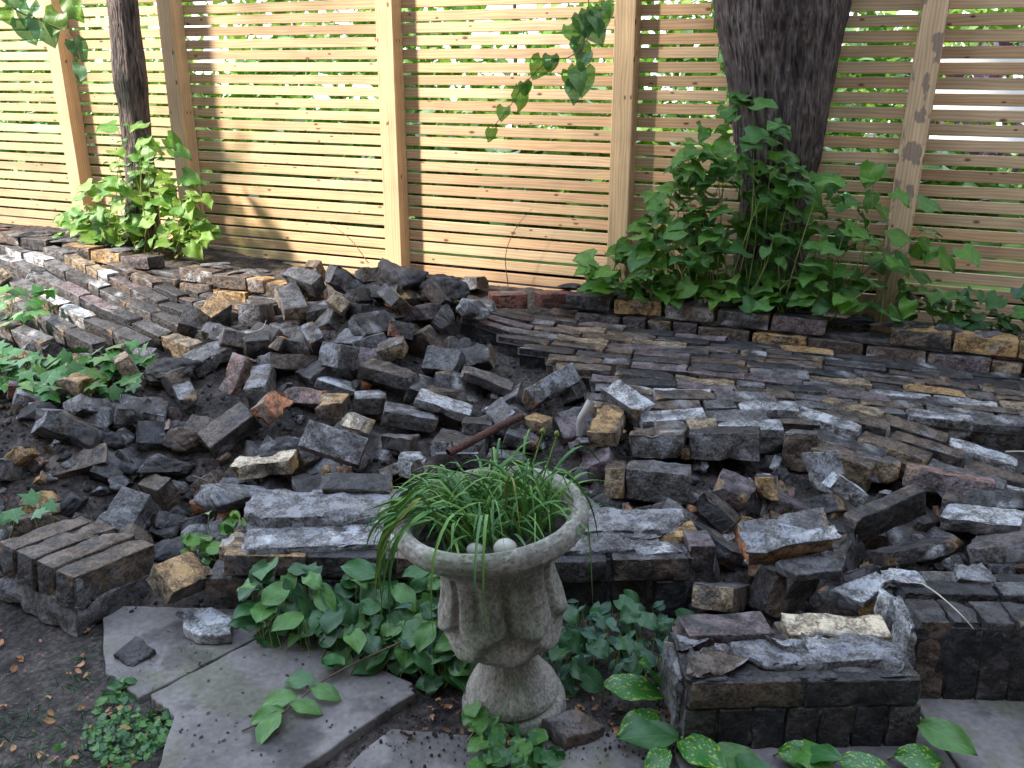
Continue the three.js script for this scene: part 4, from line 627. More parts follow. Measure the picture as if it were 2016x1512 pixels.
{ // long slab behind the leaves
  const L = []; const t = ['brown', 'dark', 'brown'];
  for (let i = 0; i < 3; i++) L.push([0.11 + i * 0.229, 0.152, -0.052, 0.222, 0.064, 0.104, t[i]], [0.05 + i * 0.229, 0.078, -0.056, 0.222, 0.064, 0.104, 'dark'], [0.12 + i * 0.229, 0.012, -0.06, 0.222, 0.06, 0.104, 'soot'], [0.13 + i * 0.229, 0.165, -0.168, 0.222, 0.064, 0.104, 'grey'], [0.15 + i * 0.229, 0.18, -0.28, 0.222, 0.064, 0.104, 'grey']);
  const b = block('brick_block', 'low slab of bricks with smooth blue grey mortar on top, behind the heart shaped leaves', [-0.77, 0.022, -2.035], -0.02, L, [[0.34, 0.09, -0.14, 0.66, 0.17, 0.24, 'mort']], { seed: 5, tilt: [0.03, -0.01] });
  crust(b, [[0.32, 0.21, -0.25, 0.34, 0.026, 0.1, 'mort'], [0.3, 0.19, -0.105, 0.28, 0.02, 0.08, 'mort'], [0.12, 0.2, -0.18, 0.1, 0.014, 0.03, 'grey'], [0.47, 0.205, -0.2, 0.12, 0.018, 0.06, 'lime'], [0.13, 0.19, -0.14, 0.022, 0.014, 0.016, 'orange'], [0.02, 0.165, -0.1, 0.05, 0.025, 0.05, 'buff']], 91);
}
{ // dark block right of the urn
  const L = [[0.05, 0.152, -0.052, 0.21, 0.066, 0.104, 'soot'], [0.27, 0.155, -0.052, 0.2, 0.068, 0.104, 'dark'], [0.33, 0.065, -0.05, 0.085, 0.11, 0.1, 'dark'], [0.06, 0.075, -0.07, 0.2, 0.07, 0.104, 'soot'], [0.22, 0.06, -0.075, 0.1, 0.1, 0.1, 'soot'], [0.05, 0.012, -0.07, 0.2, 0.06, 0.1, 'soot'], [0.1, 0.165, -0.168, 0.222, 0.064, 0.104, 'grey'], [0.33, 0.165, -0.168, 0.2, 0.064, 0.104, 'brown'], [0.42, 0.13, -0.09, 0.07, 0.15, 0.1, 'mauve']];
  const b = block('brick_block', 'dark brick block right of the urn with a level mortar top', [0.1, 0.0, -2.03], 0.03, L, [[0.2, 0.09, -0.13, 0.4, 0.17, 0.2, 'grey']], { seed: 6 });
  crust(b, [[0.2, 0.206, -0.19, 0.22, 0.018, 0.07, 'mort'], [0.15, 0.192, -0.09, 0.17, 0.014, 0.055, 'grey'], [0.28, 0.2, -0.12, 0.08, 0.012, 0.03, 'soot'], [0.3, 0.188, -0.06, 0.1, 0.016, 0.04, 'mort']], 101);
}
{ // four bricks on edge, left
  const c = LOOSE.find((l) => l[3] === 'chunk'), b = thing('brick_block', 'block of four pitted bricks on edge with a jagged mortar ledge below', 'brick block', c[0]); b.quaternion.set(...c[1]).normalize(); b.scale.setScalar(1.1); b.position.y += 0.015;
  const s = V3(0, 0, 1).applyQuaternion(b.quaternion).y > 0 ? 1 : -1, [lx, ly, lz] = c[2];
  for (let i = 0; i < 4; i++) { const m = part('brick', brickGeo(lx, ly / 4 - 0.006, lz, { seed: 77 + i, faces: s > 0 ? ['dark', 'dark', 'dark', 'brown', 'brown', 'dark'] : ['dark', 'dark', 'dark', 'brown', 'dark', 'brown'], second: Array(6).fill('dark'), seg: 1, rough: 1.1 }), M.brick, b); m.position.set(0, -ly / 2 + ly / 8 + i * ly / 4, (mulberry(i)() - 0.5) * 0.008); }
  const m = part('mortar', brickGeo(lx * 0.94, ly * 0.97, lz * 0.9, { seed: 5, faces: Array(6).fill('grey'), rough: 1 }), M.mortar, b); m.position.set(0, 0, -s * 0.006);
  const led = part('mortar_ledge', brickGeo(lx * 1.3, ly * 1.04, 0.085, { seed: 9, faces: Array(6).fill('grey'), chips: 5, chipSize: 0.05, rough: 2.2, second: Array(6).fill('mort'), fresh: 'brown' }), M.mortar, b); led.position.set(0.04, 0.004, -s * (lz / 2 + 0.034));
}
// ---------------------------------------------------------------- filler bricks and lumps in the heap
{
  const f = mulberry(2025), free = (x, z, r) => taken.every(([a, b, c]) => Math.hypot(a - x, b - z) > r + c * 0.55);
  const zones = [[-1.75, 0.3, 2.3, 3.1, 60, 'half buried in the heap behind the urn and slab', 'half buried bricks in the heap'], [-1.3, -0.15, 3.1, 3.85, 30, 'lying in the tall pile under the fence', 'bricks in the tall pile'], [0.45, 1.5, 1.98, 2.5, 26, 'wedged in the rubble behind the front right block', 'bricks wedged behind the front block'], [-2.5, -1.5, 2.9, 3.5, 12, 'lying in the rubble round the ivy', 'bricks round the ivy']];
  for (const [x0, x1, d0, d1, n, label, group] of zones) {
    let made = 0; for (let t = 0; t < 1500 && made < n; t++) {
      const x = R(x0, x1, f), d = R(d0, d1, f), l = f() < 0.5 ? R(0.1, 0.15, f) : R(0.19, 0.22, f); if (!free(x, -d, 0.032)) continue; if (x < -0.9 && d > 2.3 && d < 2.75 && f() < 0.6) continue;
      const q = new THREE.Quaternion().setFromEuler(new THREE.Euler(R(-0.9, 0.9, f), R(-1, 1, f) + (f() < 0.3 ? 1.4 : 0), R(-0.6, 0.6, f), 'YXZ')), tone = pick(['dark', 'dark', 'dark', 'grey', 'grey', 'brown', 'mauve', 'dark'], f);
      looseBrick([x, soilH(x, d) + R(-0.008, 0.032, f) + (group === 'bricks in the tall pile' ? R(0, 0.07, f) : 0), -d], [q.x, q.y, q.z, q.w], [l, 0.066, 0.103], tone, ({ dark: 'sooty ', grey: 'grey ', brown: 'brown ', mauve: 'mauve ' })[tone] + (l < 0.16 ? 'half brick ' : 'whole brick ') + label, 3000 + made + Math.round(x0 * 1000), group); made++;
    }
  }
  for (let i = 0, t = 0; i < 90 && t < 2000; t++) { // broken ends and chips of brick
    const z = t % 3, x = z === 0 ? R(-1.7, -0.2, f) : z === 1 ? R(-0.3, 1.0, f) : R(0.5, 1.6, f), d = z === 2 ? R(1.98, 2.5, f) : R(2.3, 3.5, f); if (z === 1 && d > 2.9 + 0.25 * x) continue;
    const q = new THREE.Quaternion().setFromEuler(new THREE.Euler(R(0, 6, f), R(0, 6, f), R(0, 6, f))); i++;
    const tone = pick(['dark', 'grey', 'brown', 'ochre', 'mauve', 'lime', 'orange', 'dark'], f), word = { dark: 'sooty', lime: 'whitish' }[tone] ?? tone;
    const o = looseBrick([x, soilH(x, d) + R(0.015, 0.05, f), -d], [q.x, q.y, q.z, q.w], [R(0.035, 0.09, f), R(0.03, 0.06, f), R(0.02, 0.05, f)], tone, word + ' broken brick chip ' + ['in the heap between the ivy and the urn', 'among the bricks behind the urn', 'among the bricks behind the front right block'][z], 7000 + t, ['brick chips in the left heap', 'brick chips behind the urn', 'brick chips at the right'][z]); o.name = numbered('brick_chip');
  }
  const lumpAt = (x, y, z, rx, ry, rz, seed, tone, second, label, group, yaw = 0, rough = 1, detail = 8) => { const o = single('mortar_lump', lumpGeo(rx, ry, rz, { seed, tone, second, rough, detail }), M.mortar, group ? (rx < 0.025 ? 'tiny ' : rx < 0.04 ? 'small ' : 'fist sized ') + ({ soot: 'black', dark: 'sooty', grey: 'dark grey', mort: 'grey', lime: 'whitish', brown: 'brown' })[tone] + ' ' + label : label, 'mortar', group); o.position.set(x, y, z); o.rotation.y = yaw; return o; };
  lumpAt(-0.50, 0.62, -3.74, 0.15, 0.115, 0.11, 12, 'dark', 'soot', 'biggest sooty lump of masonry on the pile in front of the fence post', null, 0.1, 1.1, 12);
  lumpAt(-0.31, 0.595, -3.70, 0.12, 0.07, 0.09, 13, 'soot', 'dark', 'sooty lump with a red scar beside the biggest lump', null, -0.3, 1.2, 12);
  lumpAt(-0.61, 0.56, -3.72, 0.09, 0.07, 0.08, 14, 'dark', 'soot', 'small sooty lump under the biggest lump of masonry', null, 0.6);
  lumpAt(-0.16, 0.545, -3.56, 0.085, 0.06, 0.06, 15, 'lime', 'grey', 'pale lump of mortar below the two stacked bricks', null, 0.4);
  lumpAt(-0.29, 0.52, -3.5, 0.05, 0.06, 0.02, 16, 'grey', 'grey', 'grey mortar slice standing under the red scarred lump', null, 0.2);
  lumpAt(-1.33, 0.385, -3.2, 0.13, 0.06, 0.09, 17, 'soot', 'dark', 'crumbly sooty clod beside the ivy', null, 0.3, 1.5, 12);
  lumpAt(-0.88, 0.135, -2.56, 0.15, 0.055, 0.08, 18, 'mort', 'grey', 'smooth grey mortar lump under the cream topped brick', null, 0.1, 0.5, 12);
  lumpAt(-0.78, 0.225, -2.71, 0.1, 0.055, 0.07, 19, 'soot', 'grey', 'gritty dark mortar lump beside the mauve brown brick', null, 0.2, 1.4, 12);
  lumpAt(-1.17, 0.22, -2.86, 0.075, 0.05, 0.06, 20, 'brown', 'dark', 'rounded brown clod at the end of the long dark brick', null, 0.5, 1.2);
  lumpAt(-1.21, 0.16, -2.73, 0.11, 0.045, 0.05, 21, 'dark', 'soot', 'long ragged mortar lump in the dark hollow', null, 0.45, 1.4, 12);
  lumpAt(-1.30, 0.06, -2.47, 0.07, 0.055, 0.06, 22, 'mort', 'dark', 'bluish grey rough lump behind the four brick block', null, 0.2, 1.3, 10);
  for (let i = 0; i < 84; i++) {
    const x = R(-1.75, -0.75, f), d = R(2.2, 2.98, f), r = R(0.02, 0.07, f); lumpAt(x, soilH(x, d) + r * 0.35, -d, r, r * R(0.6, 0.9, f), r * R(0.7, 1.1, f), 200 + i, pick(['soot', 'dark', 'grey', 'mort'], f), pick(['soot', 'dark', 'grey'], f), 'broken mortar lump in the hollow below the ivy', 'mortar lumps in the hollow', R(0, 6, f), 1.2, 5);
  }
  for (let i = 0; i < 52; i++) {
    const x = R(-0.75, 0.9, f), d = R(2.3, 3.15, f), r = R(0.014, 0.04, f); lumpAt(x, soilH(x, d) + r * 0.4, -d, r, r * R(0.6, 0.9, f), r * R(0.7, 1.1, f), 400 + i, pick(['soot', 'grey', 'mort', 'lime', 'brown'], f), pick(['dark', 'grey'], f), 'mortar lump between the bricks of the heap behind the urn', 'mortar lumps behind the urn', R(0, 6, f), 1.1, 4);
  }
  for (let i = 0; i < 34; i++) {
    const x = R(0.5, 1.6, f), d = R(1.98, 2.55, f), r = R(0.014, 0.045, f); lumpAt(x, soilH(x, d) + r * 0.4, -d, r, r * R(0.5, 0.9, f), r * R(0.7, 1.1, f), 600 + i, pick(['soot', 'grey', 'mort', 'lime', 'brown'], f), pick(['dark', 'grey'], f), 'mortar lump in the rubble behind the front right block', 'mortar lumps at the right', R(0, 6, f), 1.1, 4);
  }
  // flat shards
  const shard = (pts, th, pos, rot, seed, tone, second, label) => { const o = single('mortar_shard', slabGeo(pts, th, { seed, tone, second, jit: 0.004, steps: 4 }), M.mortar, label, 'mortar'); o.position.set(...pos); o.rotation.set(...rot, 'YXZ'); return o; };
  shard([[-0.065, -0.06], [0.055, -0.075], [0.06, 0.02], [0.02, 0.06], [-0.03, 0.05]], 0.012, [0.985, 0.235, -2.5], [0.95, 0, -0.12], 3, 'mort', 'mort', 'flat slate blue mortar shard leaning on the courses');
  shard([[-0.09, -0.025], [0, -0.045], [0.09, -0.02], [0.06, 0.03], [-0.06, 0.035]], 0.016, [0.79, 0.175, -2.0], [0.1, 0.1, 0.05], 4, 'grey', 'dark', 'thin flat grey shard lying above the olive brown brick');
  shard([[-0.08, -0.02], [0.06, -0.045], [0.08, -0.01], [-0.02, 0.04]], 0.014, [0.91, 0.13, -1.96], [0.25, 0.2, 0.1], 5, 'lime', 'mort', 'pale flat shard lying behind the front right block');
  const e3 = shard([[-0.09, -0.03], [-0.03, -0.06], [0.05, -0.045], [0.095, 0.015], [0.03, 0.05], [-0.035, 0.03]], 0.022, [-0.81, 0.022, -1.96], [0.02, -0.35, 0.0], 6, 'lime', 'mort', 'pale jagged mortar shard lying alone on the paving'); const r3 = part('mortar_crust', lumpGeo(0.03, 0.012, 0.02, { seed: 4, detail: 6, tone: 'mort' }), M.mortar, e3); r3.position.set(-0.065, 0.026, -0.01);
  shard([[-0.05, -0.03], [0.03, -0.035], [0.06, 0.03], [-0.03, 0.03]], 0.03, [0.13, 0.012, -1.57], [0.12, 0.5, -0.1], 7, 'brown', 'grey', 'split brown brick shard on the soil in front of the urn');
  shard([[-0.03, -0.03], [0.03, -0.035], [0.035, 0.03], [-0.02, 0.035]], 0.03, [-0.95, 0.004, -1.86], [0.3, 0.9, 0.3], 9, 'dark', 'soot', 'dark shard under the front corner of the four brick block');
  // pale curved fragment and stick
  single('pipe_fragment', tube([[0.232, 0.27, -2.76], [0.235, 0.33, -2.755], [0.255, 0.37, -2.75], [0.27, 0.4, -2.75]], 0.011, 0.017, 10, 14), new THREE.MeshStandardMaterial({ name: 'pale clay', color: col(0.4, 0.38, 0.36), roughness: 0.6 }), 'pale curved pipe fragment standing behind the clean buff brick', 'fragment');
  const st = thing('stick', 'red brown stick lying across the bricks behind the urn', 'stick');
  part('shaft', tube([[-0.197, 0.325, -2.46], [-0.12, 0.345, -2.52], [-0.04, 0.362, -2.6], [0.036, 0.38, -2.65]], 0.0135, 0.0125, 10, 20), new THREE.MeshStandardMaterial({ name: 'stick bark', color: col(0.2, 0.085, 0.055), map: barkMap, bumpMap: barkBump, bumpScale: 0.003, roughness: 0.7 }), st).material.color.multiplyScalar(3);
  part('snag', tube([[-0.18, 0.335, -2.47], [-0.186, 0.352, -2.47], [-0.186, 0.358, -2.468]], 0.005, 0.003, 6, 6), M.twig, st);
  // crumbs between everything: nobody could count them
  const cg = lumpGeo(1, 0.75, 0.9, { seed: 3, detail: 1, planes: 3 }), im = new THREE.InstancedMesh(cg, M.mortar, 9000), o = new THREE.Object3D(), c = new THREE.Color(); im.name = 'rubble_crumbs'; im.userData = { kind: 'stuff', label: 'crumbs of mortar and grit strewn through the rubble and soil', category: 'grit' };
  for (let i = 0; i < 9000; i++) { let x, d; if (i < 7600) { x = R(-2.4, 2.1, f); d = R(2.05, 3.7, f); } else { x = R(-0.35, 0.42, f) + 0.0; d = 1.62 + 0.14 * (f() + f() - 1) + R(-0.1, 0.2, f); } const s = i < 7600 ? 0.003 + 0.011 * Math.pow(f(), 3) : 0.0012 + 0.004 * Math.pow(f(), 2.5); o.position.set(x, Math.max(soilH(x, d), i < 7600 ? -1 : 0.01) + s * 0.4, -d); o.rotation.set(R(0, 6, f), R(0, 6, f), R(0, 6, f)); o.scale.setScalar(s); o.updateMatrix(); im.setMatrixAt(i, o.matrix); const k = i < 7600 ? R(0.3, 1.1, f) : R(0.15, 0.5, f); im.setColorAt(i, c.setRGB(k, k * 0.97, k * 0.94)); }
  im.castShadow = im.receiveShadow = true; scene.add(im);
  const litterG = slabGeo([[-1, -0.5], [0.2, -0.7], [1, 0], [0.1, 0.6]], 0.2, { steps: 1, jit: 0, bevel: 0.05 }), li = new THREE.InstancedMesh(litterG, M.mortar, 380); li.name = 'paving_litter'; li.userData = { kind: 'stuff', label: 'specks of grit and bud scales scattered on the paving and soil', category: 'litter' };
  for (let i = 0; i < 380; i++) { const x = R(-1.1, 0.6, f), d = R(1.4, 2.05, f), s = R(0.0015, 0.0055, f); o.position.set(x, Math.max(x > -0.85 && x < -0.24 ? 0.027 : 0.012, soilH(x, d)) + s * 0.2, -d); o.rotation.set(R(-0.3, 0.3, f), R(0, 6, f), 0); o.scale.setScalar(s); o.updateMatrix(); li.setMatrixAt(i, o.matrix); const k = pick([0.4, 0.8, 1.5, 2.0], f); li.setColorAt(i, c.setRGB(k, k * 0.9, k * 0.7)); }
  scene.add(li);
  const DM = new THREE.MeshStandardMaterial({ name: 'dry leaf', color: col(0.26, 0.15, 0.08), roughness: 0.8, side: THREE.DoubleSide }), dl = new THREE.InstancedMesh(leafGeo('oval', { rows: 4, bend: -0.25, fold: 0.5, wob: 0.1 }), DM, 240); dl.name = 'leaf_litter'; dl.userData = { kind: 'stuff', label: 'curled dry leaf scraps on the soil', category: 'litter' };
  for (let i = 0; i < 240; i++) { const z = i % 3, x = z ? R(-1.45, -0.75, f) : R(-0.25, 0.4, f), d = z ? R(1.35, 2.0, f) : R(1.56, 1.75, f); aim(o, V3(x, Math.max(soilH(x, d), 0.004) + 0.003, -d), V3(R(-1, 1, f), R(-0.1, 0.2, f), R(-1, 1, f)), V3(R(-0.5, 0.5, f), 1, R(-0.5, 0.5, f)), R(0.008, 0.03, f)); o.updateMatrix(); dl.setMatrixAt(i, o.matrix); const k = R(0.4, 1.6, f); dl.setColorAt(i, c.setRGB(k, k * R(0.75, 1, f), k * R(0.6, 1, f))); }
  scene.add(dl);
}

// ---------------------------------------------------------------- urn
const urn = thing('stone_urn', 'weathered grey stone urn with carved leaf lobes and a wide rolled rim', 'urn', [0.005, -0.004, -1.69]);
urn.rotation.set(0.055, 0, 0.1); urn.scale.set(0.97, 1.05, 0.97);
{
  const spin = (prof, nr, disp) => { // turned profile with carving
    const c = new THREE.CatmullRomCurve3(prof.map(([r, y]) => V3(r, y, 0)), false, 'catmullrom', 0.35), nh = prof.length * 7, pos = [], uv = [], ix = []; let L = 0, last = c.getPoint(0);
    for (let j = 0; j <= nh; j++) { const p = c.getPoint(j / nh); L += p.distanceTo(last); last = p; for (let i = 0; i <= nr; i++) { const a = i / nr * Math.PI * 2, n = 0.0025 * fbm(Math.cos(a) * 5 * (1 + p.x), Math.sin(a) * 5, p.y * 30, 4), r = Math.max(0.0005, p.x + (disp ? disp(a, p.y) : 0) + n); pos.push(Math.cos(a) * r, p.y, Math.sin(a) * r); uv.push(i / nr * 2, L * 2.2); } }
    for (let j = 0; j < nh; j++) for (let i = 0; i < nr; i++) { const a = j * (nr + 1) + i; ix.push(a, a + nr + 1, a + 1, a + 1, a + nr + 1, a + nr + 2); }
    const g = new THREE.BufferGeometry(); g.setAttribute('position', new THREE.Float32BufferAttribute(pos, 3)); g.setAttribute('uv', new THREE.Float32BufferAttribute(uv, 2)); g.setIndex(ix); g.computeVertexNormals(); return g;
  };
  part('foot', spin([[0.0, -0.02], [0.118, -0.02], [0.124, 0.0], [0.125, 0.022], [0.119, 0.034], [0.108, 0.037], [0.108, 0.043], [0.112, 0.047], [0.108, 0.062], [0.09, 0.088], [0.072, 0.112], [0.063, 0.135], [0.06, 0.15]], 96), M.stone, urn);
  const lobes = (a, y) => {
    const t = (y - 0.17) / 0.225; if (t < 0 || t > 1.08) return 0; const A = a + 0.35;
    const saw = (s) => { const p = ((a + s) * 7 / 6.28318 % 1 + 1) % 1; return (p - 0.5) * 2; }, side = (k, t0, up, dn) => k > 0 ? Math.exp(-((k / up) ** 2)) : Math.exp(-((k / dn) ** 2));
    const p1 = saw(0.35), q1 = Math.abs(p1), t1 = 0.40 + 0.17 * Math.pow(q1, 1.6); let r = 0.021 * (1 - 0.45 * q1 * q1) * side(t - t1, t1, 0.34, 0.06);                    // broad leaves, tips rolled outward
    const p2 = saw(0.35 + 0.4488), q2 = Math.abs(p2), t2 = 0.13 + 0.17 * q2 * q2; r += 0.016 * (1 - 0.6 * q2 * q2) * side(t - t2, t2, 0.12, 0.04);                       // lower row between them
    r -= 0.014 * sstep(0.78, 1, q1) * sstep(0.35, 0.6, t); r -= 0.006 * Math.exp(-((q1 / 0.12) ** 2)) * sstep(0.4, 0.6, t) * (1 - sstep(0.85, 1, t)); r *= 1 - 0.7 * sstep(0.9, 1.08, t);
    return r + 0.004 * fbm(Math.cos(a) * 4, Math.sin(a) * 4, y * 14, 3);
  };
  part('bowl', spin([[0.06, 0.146], [0.067, 0.154], [0.074, 0.161], [0.07, 0.168], [0.096, 0.178], [0.12, 0.2], [0.13, 0.232], [0.129, 0.27], [0.123, 0.31], [0.122, 0.35], [0.128, 0.38], [0.134, 0.4]], 140, lobes), M.stone, urn);
  part('rim', spin([[0.13, 0.396], [0.142, 0.402], [0.146, 0.41], [0.143, 0.416], [0.152, 0.422], [0.168, 0.432], [0.188, 0.444], [0.204, 0.453], [0.213, 0.464], [0.215, 0.48], [0.211, 0.494], [0.2, 0.502], [0.187, 0.498], [0.178, 0.486], [0.172, 0.462], [0.166, 0.44], [0.15, 0.415], [0.0, 0.405]], 120), M.stone, urn);
  const sg = new THREE.CircleGeometry(0.168, 40, 0, Math.PI * 2); sg.rotateX(-Math.PI / 2); const soil = part('soil', mergeVertices(sg), M.soil, urn); soil.position.y = 0.442;
}
{ // bulb leaves in the urn
  const f = mulberry(606), P = thing('bulb_plant', 'tuft of long arching green bulb leaves spilling out of the stone urn', 'plant');
  urn.updateMatrixWorld(true); const top = (x, z, y = 0.44) => V3(x, y, z).applyMatrix4(urn.matrixWorld);
  const blade = (pts, w, mat) => {
    const c = new THREE.CatmullRomCurve3(pts), n = 12, pos = [], uv = [], ix = [], side = V3(), tg = V3();
    const tw = R(-0.8, 0.8, f); for (let i = 0; i <= n; i++) { const t = i / n, p = c.getPoint(t); c.getTangent(t, tg); side.set(Math.cos(tw), 0, Math.sin(tw)).addScaledVector(tg, -tg.dot(side)).normalize(); const ww = w * (0.5 + 0.5 * Math.sin(Math.PI * Math.min(1, t * 0.85 + 0.25))) * (t > 0.85 ? (1 - t) / 0.15 * 0.9 + 0.1 : 1); const up = V3().crossVectors(side, tg); for (const s of [-1, 0, 1]) { pos.push(p.x + side.x * ww * s + up.x * ww * 0.4 * (1 - Math.abs(s)), p.y + side.y * ww * s + up.y * ww * 0.4 * (1 - Math.abs(s)), p.z + side.z * ww * s + up.z * ww * 0.4 * (1 - Math.abs(s))); uv.push(0.5 + s * 0.4, t); } }
    for (let i = 0; i < n; i++) for (let k = 0; k < 2; k++) { const a = i * 3 + k; ix.push(a, a + 1, a + 3, a + 1, a + 4, a + 3); }
    const g = new THREE.BufferGeometry(); g.setAttribute('position', new THREE.Float32BufferAttribute(pos, 3)); g.setAttribute('uv', new THREE.Float32BufferAttribute(uv, 2)); g.setIndex(ix); g.computeVertexNormals(); part('leaf_blade', g, mat, P);
  };
  const mat = () => { const q = f(); return q < 0.5 ? M.blade[0] : q < 0.94 ? M.blade[1] : M.blade[2]; };
  for (let i = 0; i < 225; i++) {                       // arching tuft, thickest at the back right
    const a = R(0, 6.28, f), r = 0.13 * Math.sqrt(f()), right = f() < 0.6, x0 = (right ? 0.05 : -0.05) + r * 0.75 * Math.cos(a), z0 = -0.03 + r * 0.75 * Math.sin(a), b = top(x0, z0), dir = R(0, 6.28, f) , len = R(0.09, 0.22, f), hgt = R(0.04, right ? 0.16 : 0.08, f), dx = Math.cos(dir) * len, dz = Math.sin(dir) * len * 0.8;
    blade([b, V3(b.x + dx * 0.2, b.y + hgt * 0.75, b.z + dz * 0.2), V3(b.x + dx * 0.6, b.y + hgt, b.z + dz * 0.6), V3(b.x + dx, b.y + hgt * R(0.35, 0.85, f), b.z + dz)], R(0.0018, 0.004, f), mat());
  }
  for (let i = 0; i < 52; i++) {                        // long leaves hanging over the left rim
    const x0 = R(-0.1, 0.02, f), z0 = R(-0.05, 0.08, f), b = top(x0, z0), an = Math.PI + R(-0.55, 0.9, f) * -1, ex = Math.cos(an), ez = -Math.sin(an), rim = top(ex * 0.205, ez * 0.205, 0.512), drop = R(0.03, 0.24, f), far = R(0.02, 0.06, f);
    blade([b, V3(lerp(b.x, rim.x, 0.55), rim.y + R(0.02, 0.06, f), lerp(b.z, rim.z, 0.55)), V3(rim.x, rim.y + 0.006, rim.z), V3(rim.x + ex * far, rim.y - drop * 0.35, rim.z + ez * far), V3(rim.x + ex * far * R(0.9, 1.6, f), rim.y - drop, rim.z + ez * far * 1.2)], R(0.002, 0.0042, f), mat());
  }
  for (const [x, z, drop] of [[-0.02, 0.205, 0.13], [-0.005, 0.205, 0.19], [-0.1, 0.18, 0.2], [0.2, -0.02, 0.3], [0.205, 0.0, 0.12]]) { const b = top(x * 0.3, z * 0.3), rim = top(x, z, 0.513); blade([b, V3(lerp(b.x, rim.x, 0.6), rim.y + 0.05, lerp(b.z, rim.z, 0.6)), V3(rim.x, rim.y + 0.006, rim.z), V3(rim.x + x * 0.12, rim.y - drop * 0.4, rim.z + z * 0.12), V3(rim.x + x * 0.16 + 0.006, rim.y - drop, rim.z + z * 0.05)], 0.0034, M.blade[drop > 0.18 ? 0 : 1]); }
  for (const [x, z] of [[0.06, -0.05], [0.09, -0.03]]) { const b = top(x, z), g = tube([b, V3(b.x + 0.02, b.y + 0.1, b.z), V3(b.x + 0.05, b.y + 0.2, b.z - 0.01)], 0.0022, 0.0018, 6, 10); part('flower_stalk', g, M.blade[0], P); part('bud', lumpGeo(0.006, 0.008, 0.006, { seed: 4, detail: 3 }), M.blade[2], P).position.set(b.x + 0.05, b.y + 0.203, b.z - 0.01); }
  const pb = single('pebble', lumpGeo(0.024, 0.02, 0.02, { seed: 33, detail: 6, tone: 'cream', second: 'cream', rough: 0.25, planes: 0 }), new THREE.MeshStandardMaterial({ name: 'white pebble', color: col(0.5, 0.5, 0.44), roughness: 0.5 }), 'smooth white pebble on the soil in the urn', 'pebble'); pb.position.copy(top(0.03, 0.1, 0.458));
  const pb2 = single('pebble', lumpGeo(0.018, 0.014, 0.015, { seed: 35, detail: 6, tone: 'cream', second: 'cream', rough: 0.25, planes: 0 }), pb.material, 'smaller half hidden white pebble in the urn', 'pebble'); pb2.position.copy(top(-0.035, 0.085, 0.452));
}

// ---------------------------------------------------------------- low plants
function clump(name, label, n, o) {
  const f = mulberry(o.seed), P = thing(name, label, 'plant'), stems = [];
  for (let i = 0; i < n; i++) {
    let x, d, hh; do { x = R(o.x0, o.x1, f); d = R(o.d0, o.d1, f); } while (o.in && !o.in(x, d, f)); const g = o.ground ? o.ground(x, d) : Math.max(0, soilH(x, d)); hh = g + R(o.h0, o.h1 * (o.hx ? o.hx(x, d) : 1), f);
    const at = V3(x, hh, -d), dir = V3(R(-1, 1, f), R(-0.5, 0.25, f), R(-0.35, 1, f)), up = V3(R(-0.5, 0.5, f), 1, R(0, 0.9, f)), k = o.kinds[Math.floor(f() * o.kinds.length)];
    putLeaf(P, k[0], k[1], at, dir, up, R(k[2], k[3], f), f);
    if (hh - g > 0.02) stems.push(tube([V3(x + R(-0.03, 0.03, f), g - 0.004, -d + R(-0.03, 0.03, f)), V3(x + R(-0.01, 0.01, f), lerp(g, hh, 0.6), -d), at], 0.0018, 0.0012, 4, 5));
  }
  if (stems.length) part('stems', mergeGeometries(stems), M.stem, P, 'stuff'); return P;
}
const zero = () => 0.01;
const cl1 = clump('ground_ivy', 'dense patch of rounded dark green leaves left of the urn foot', 295, { seed: 51, x0: -0.66, x1: -0.1, d0: 1.74, d1: 2.0, ground: zero, h0: 0.01, h1: 0.2, hx: (x, d) => 0.45 + 0.55 * sstep(1.75, 1.97, d), in: (x, d) => d > 1.90 - 0.33 * (x + 0.66), kinds: [[LEAF.round, M.dark, 0.035, 0.062], [LEAF.round, M.dark, 0.04, 0.066], [LEAF.heart, M.dark, 0.045, 0.075], [LEAF.oval, [M.dark[2], M.dark[0]], 0.07, 0.1], [LEAF.lance, M.blue, 0.03, 0.045]] });
{ // trailing shoot over the paving
  const f = mulberry(17), P = thing('trailing_shoot', 'leafy shoot trailing over the pale paving stone towards a dry twig', 'plant'); const pts = [[-0.2, 0.11, -1.83], [-0.3, 0.09, -1.78], [-0.4, 0.06, -1.74], [-0.46, 0.048, -1.69], [-0.49, 0.042, -1.64], [-0.525, 0.034, -1.6]];
  part('stem', tube(pts, 0.003, 0.0018, 6, 24), M.twig, P);
  for (const [x, y, z, s, dx, dz] of [[-0.40, 0.065, -1.75, 0.06, -0.6, -0.4], [-0.43, 0.06, -1.74, 0.055, -0.3, -1], [-0.46, 0.055, -1.7, 0.065, -1, -0.2], [-0.465, 0.052, -1.68, 0.06, 0.8, 0.3], [-0.49, 0.05, -1.65, 0.068, -1, 0.1], [-0.5, 0.048, -1.63, 0.06, 0.9, 0.2], [-0.52, 0.044, -1.605, 0.07, -0.3, 1], [-0.51, 0.046, -1.61, 0.06, -1, 0.4]]) putLeaf(P, LEAF.oval, [M.dark[2], M.dark[0]], V3(x, y, z), V3(dx, 0.05, dz), V3(R(-0.3, 0.3, f), 1, R(0, 0.5, f)), s * 1.25);
  const tw = single('dry_twig', tube([[-0.59, 0.031, -1.56], [-0.55, 0.034, -1.585], [-0.52, 0.034, -1.59]], 0.0025, 0.0015, 6, 10), M.twig, 'short dry twig on the pale paving stone', 'twig');
}
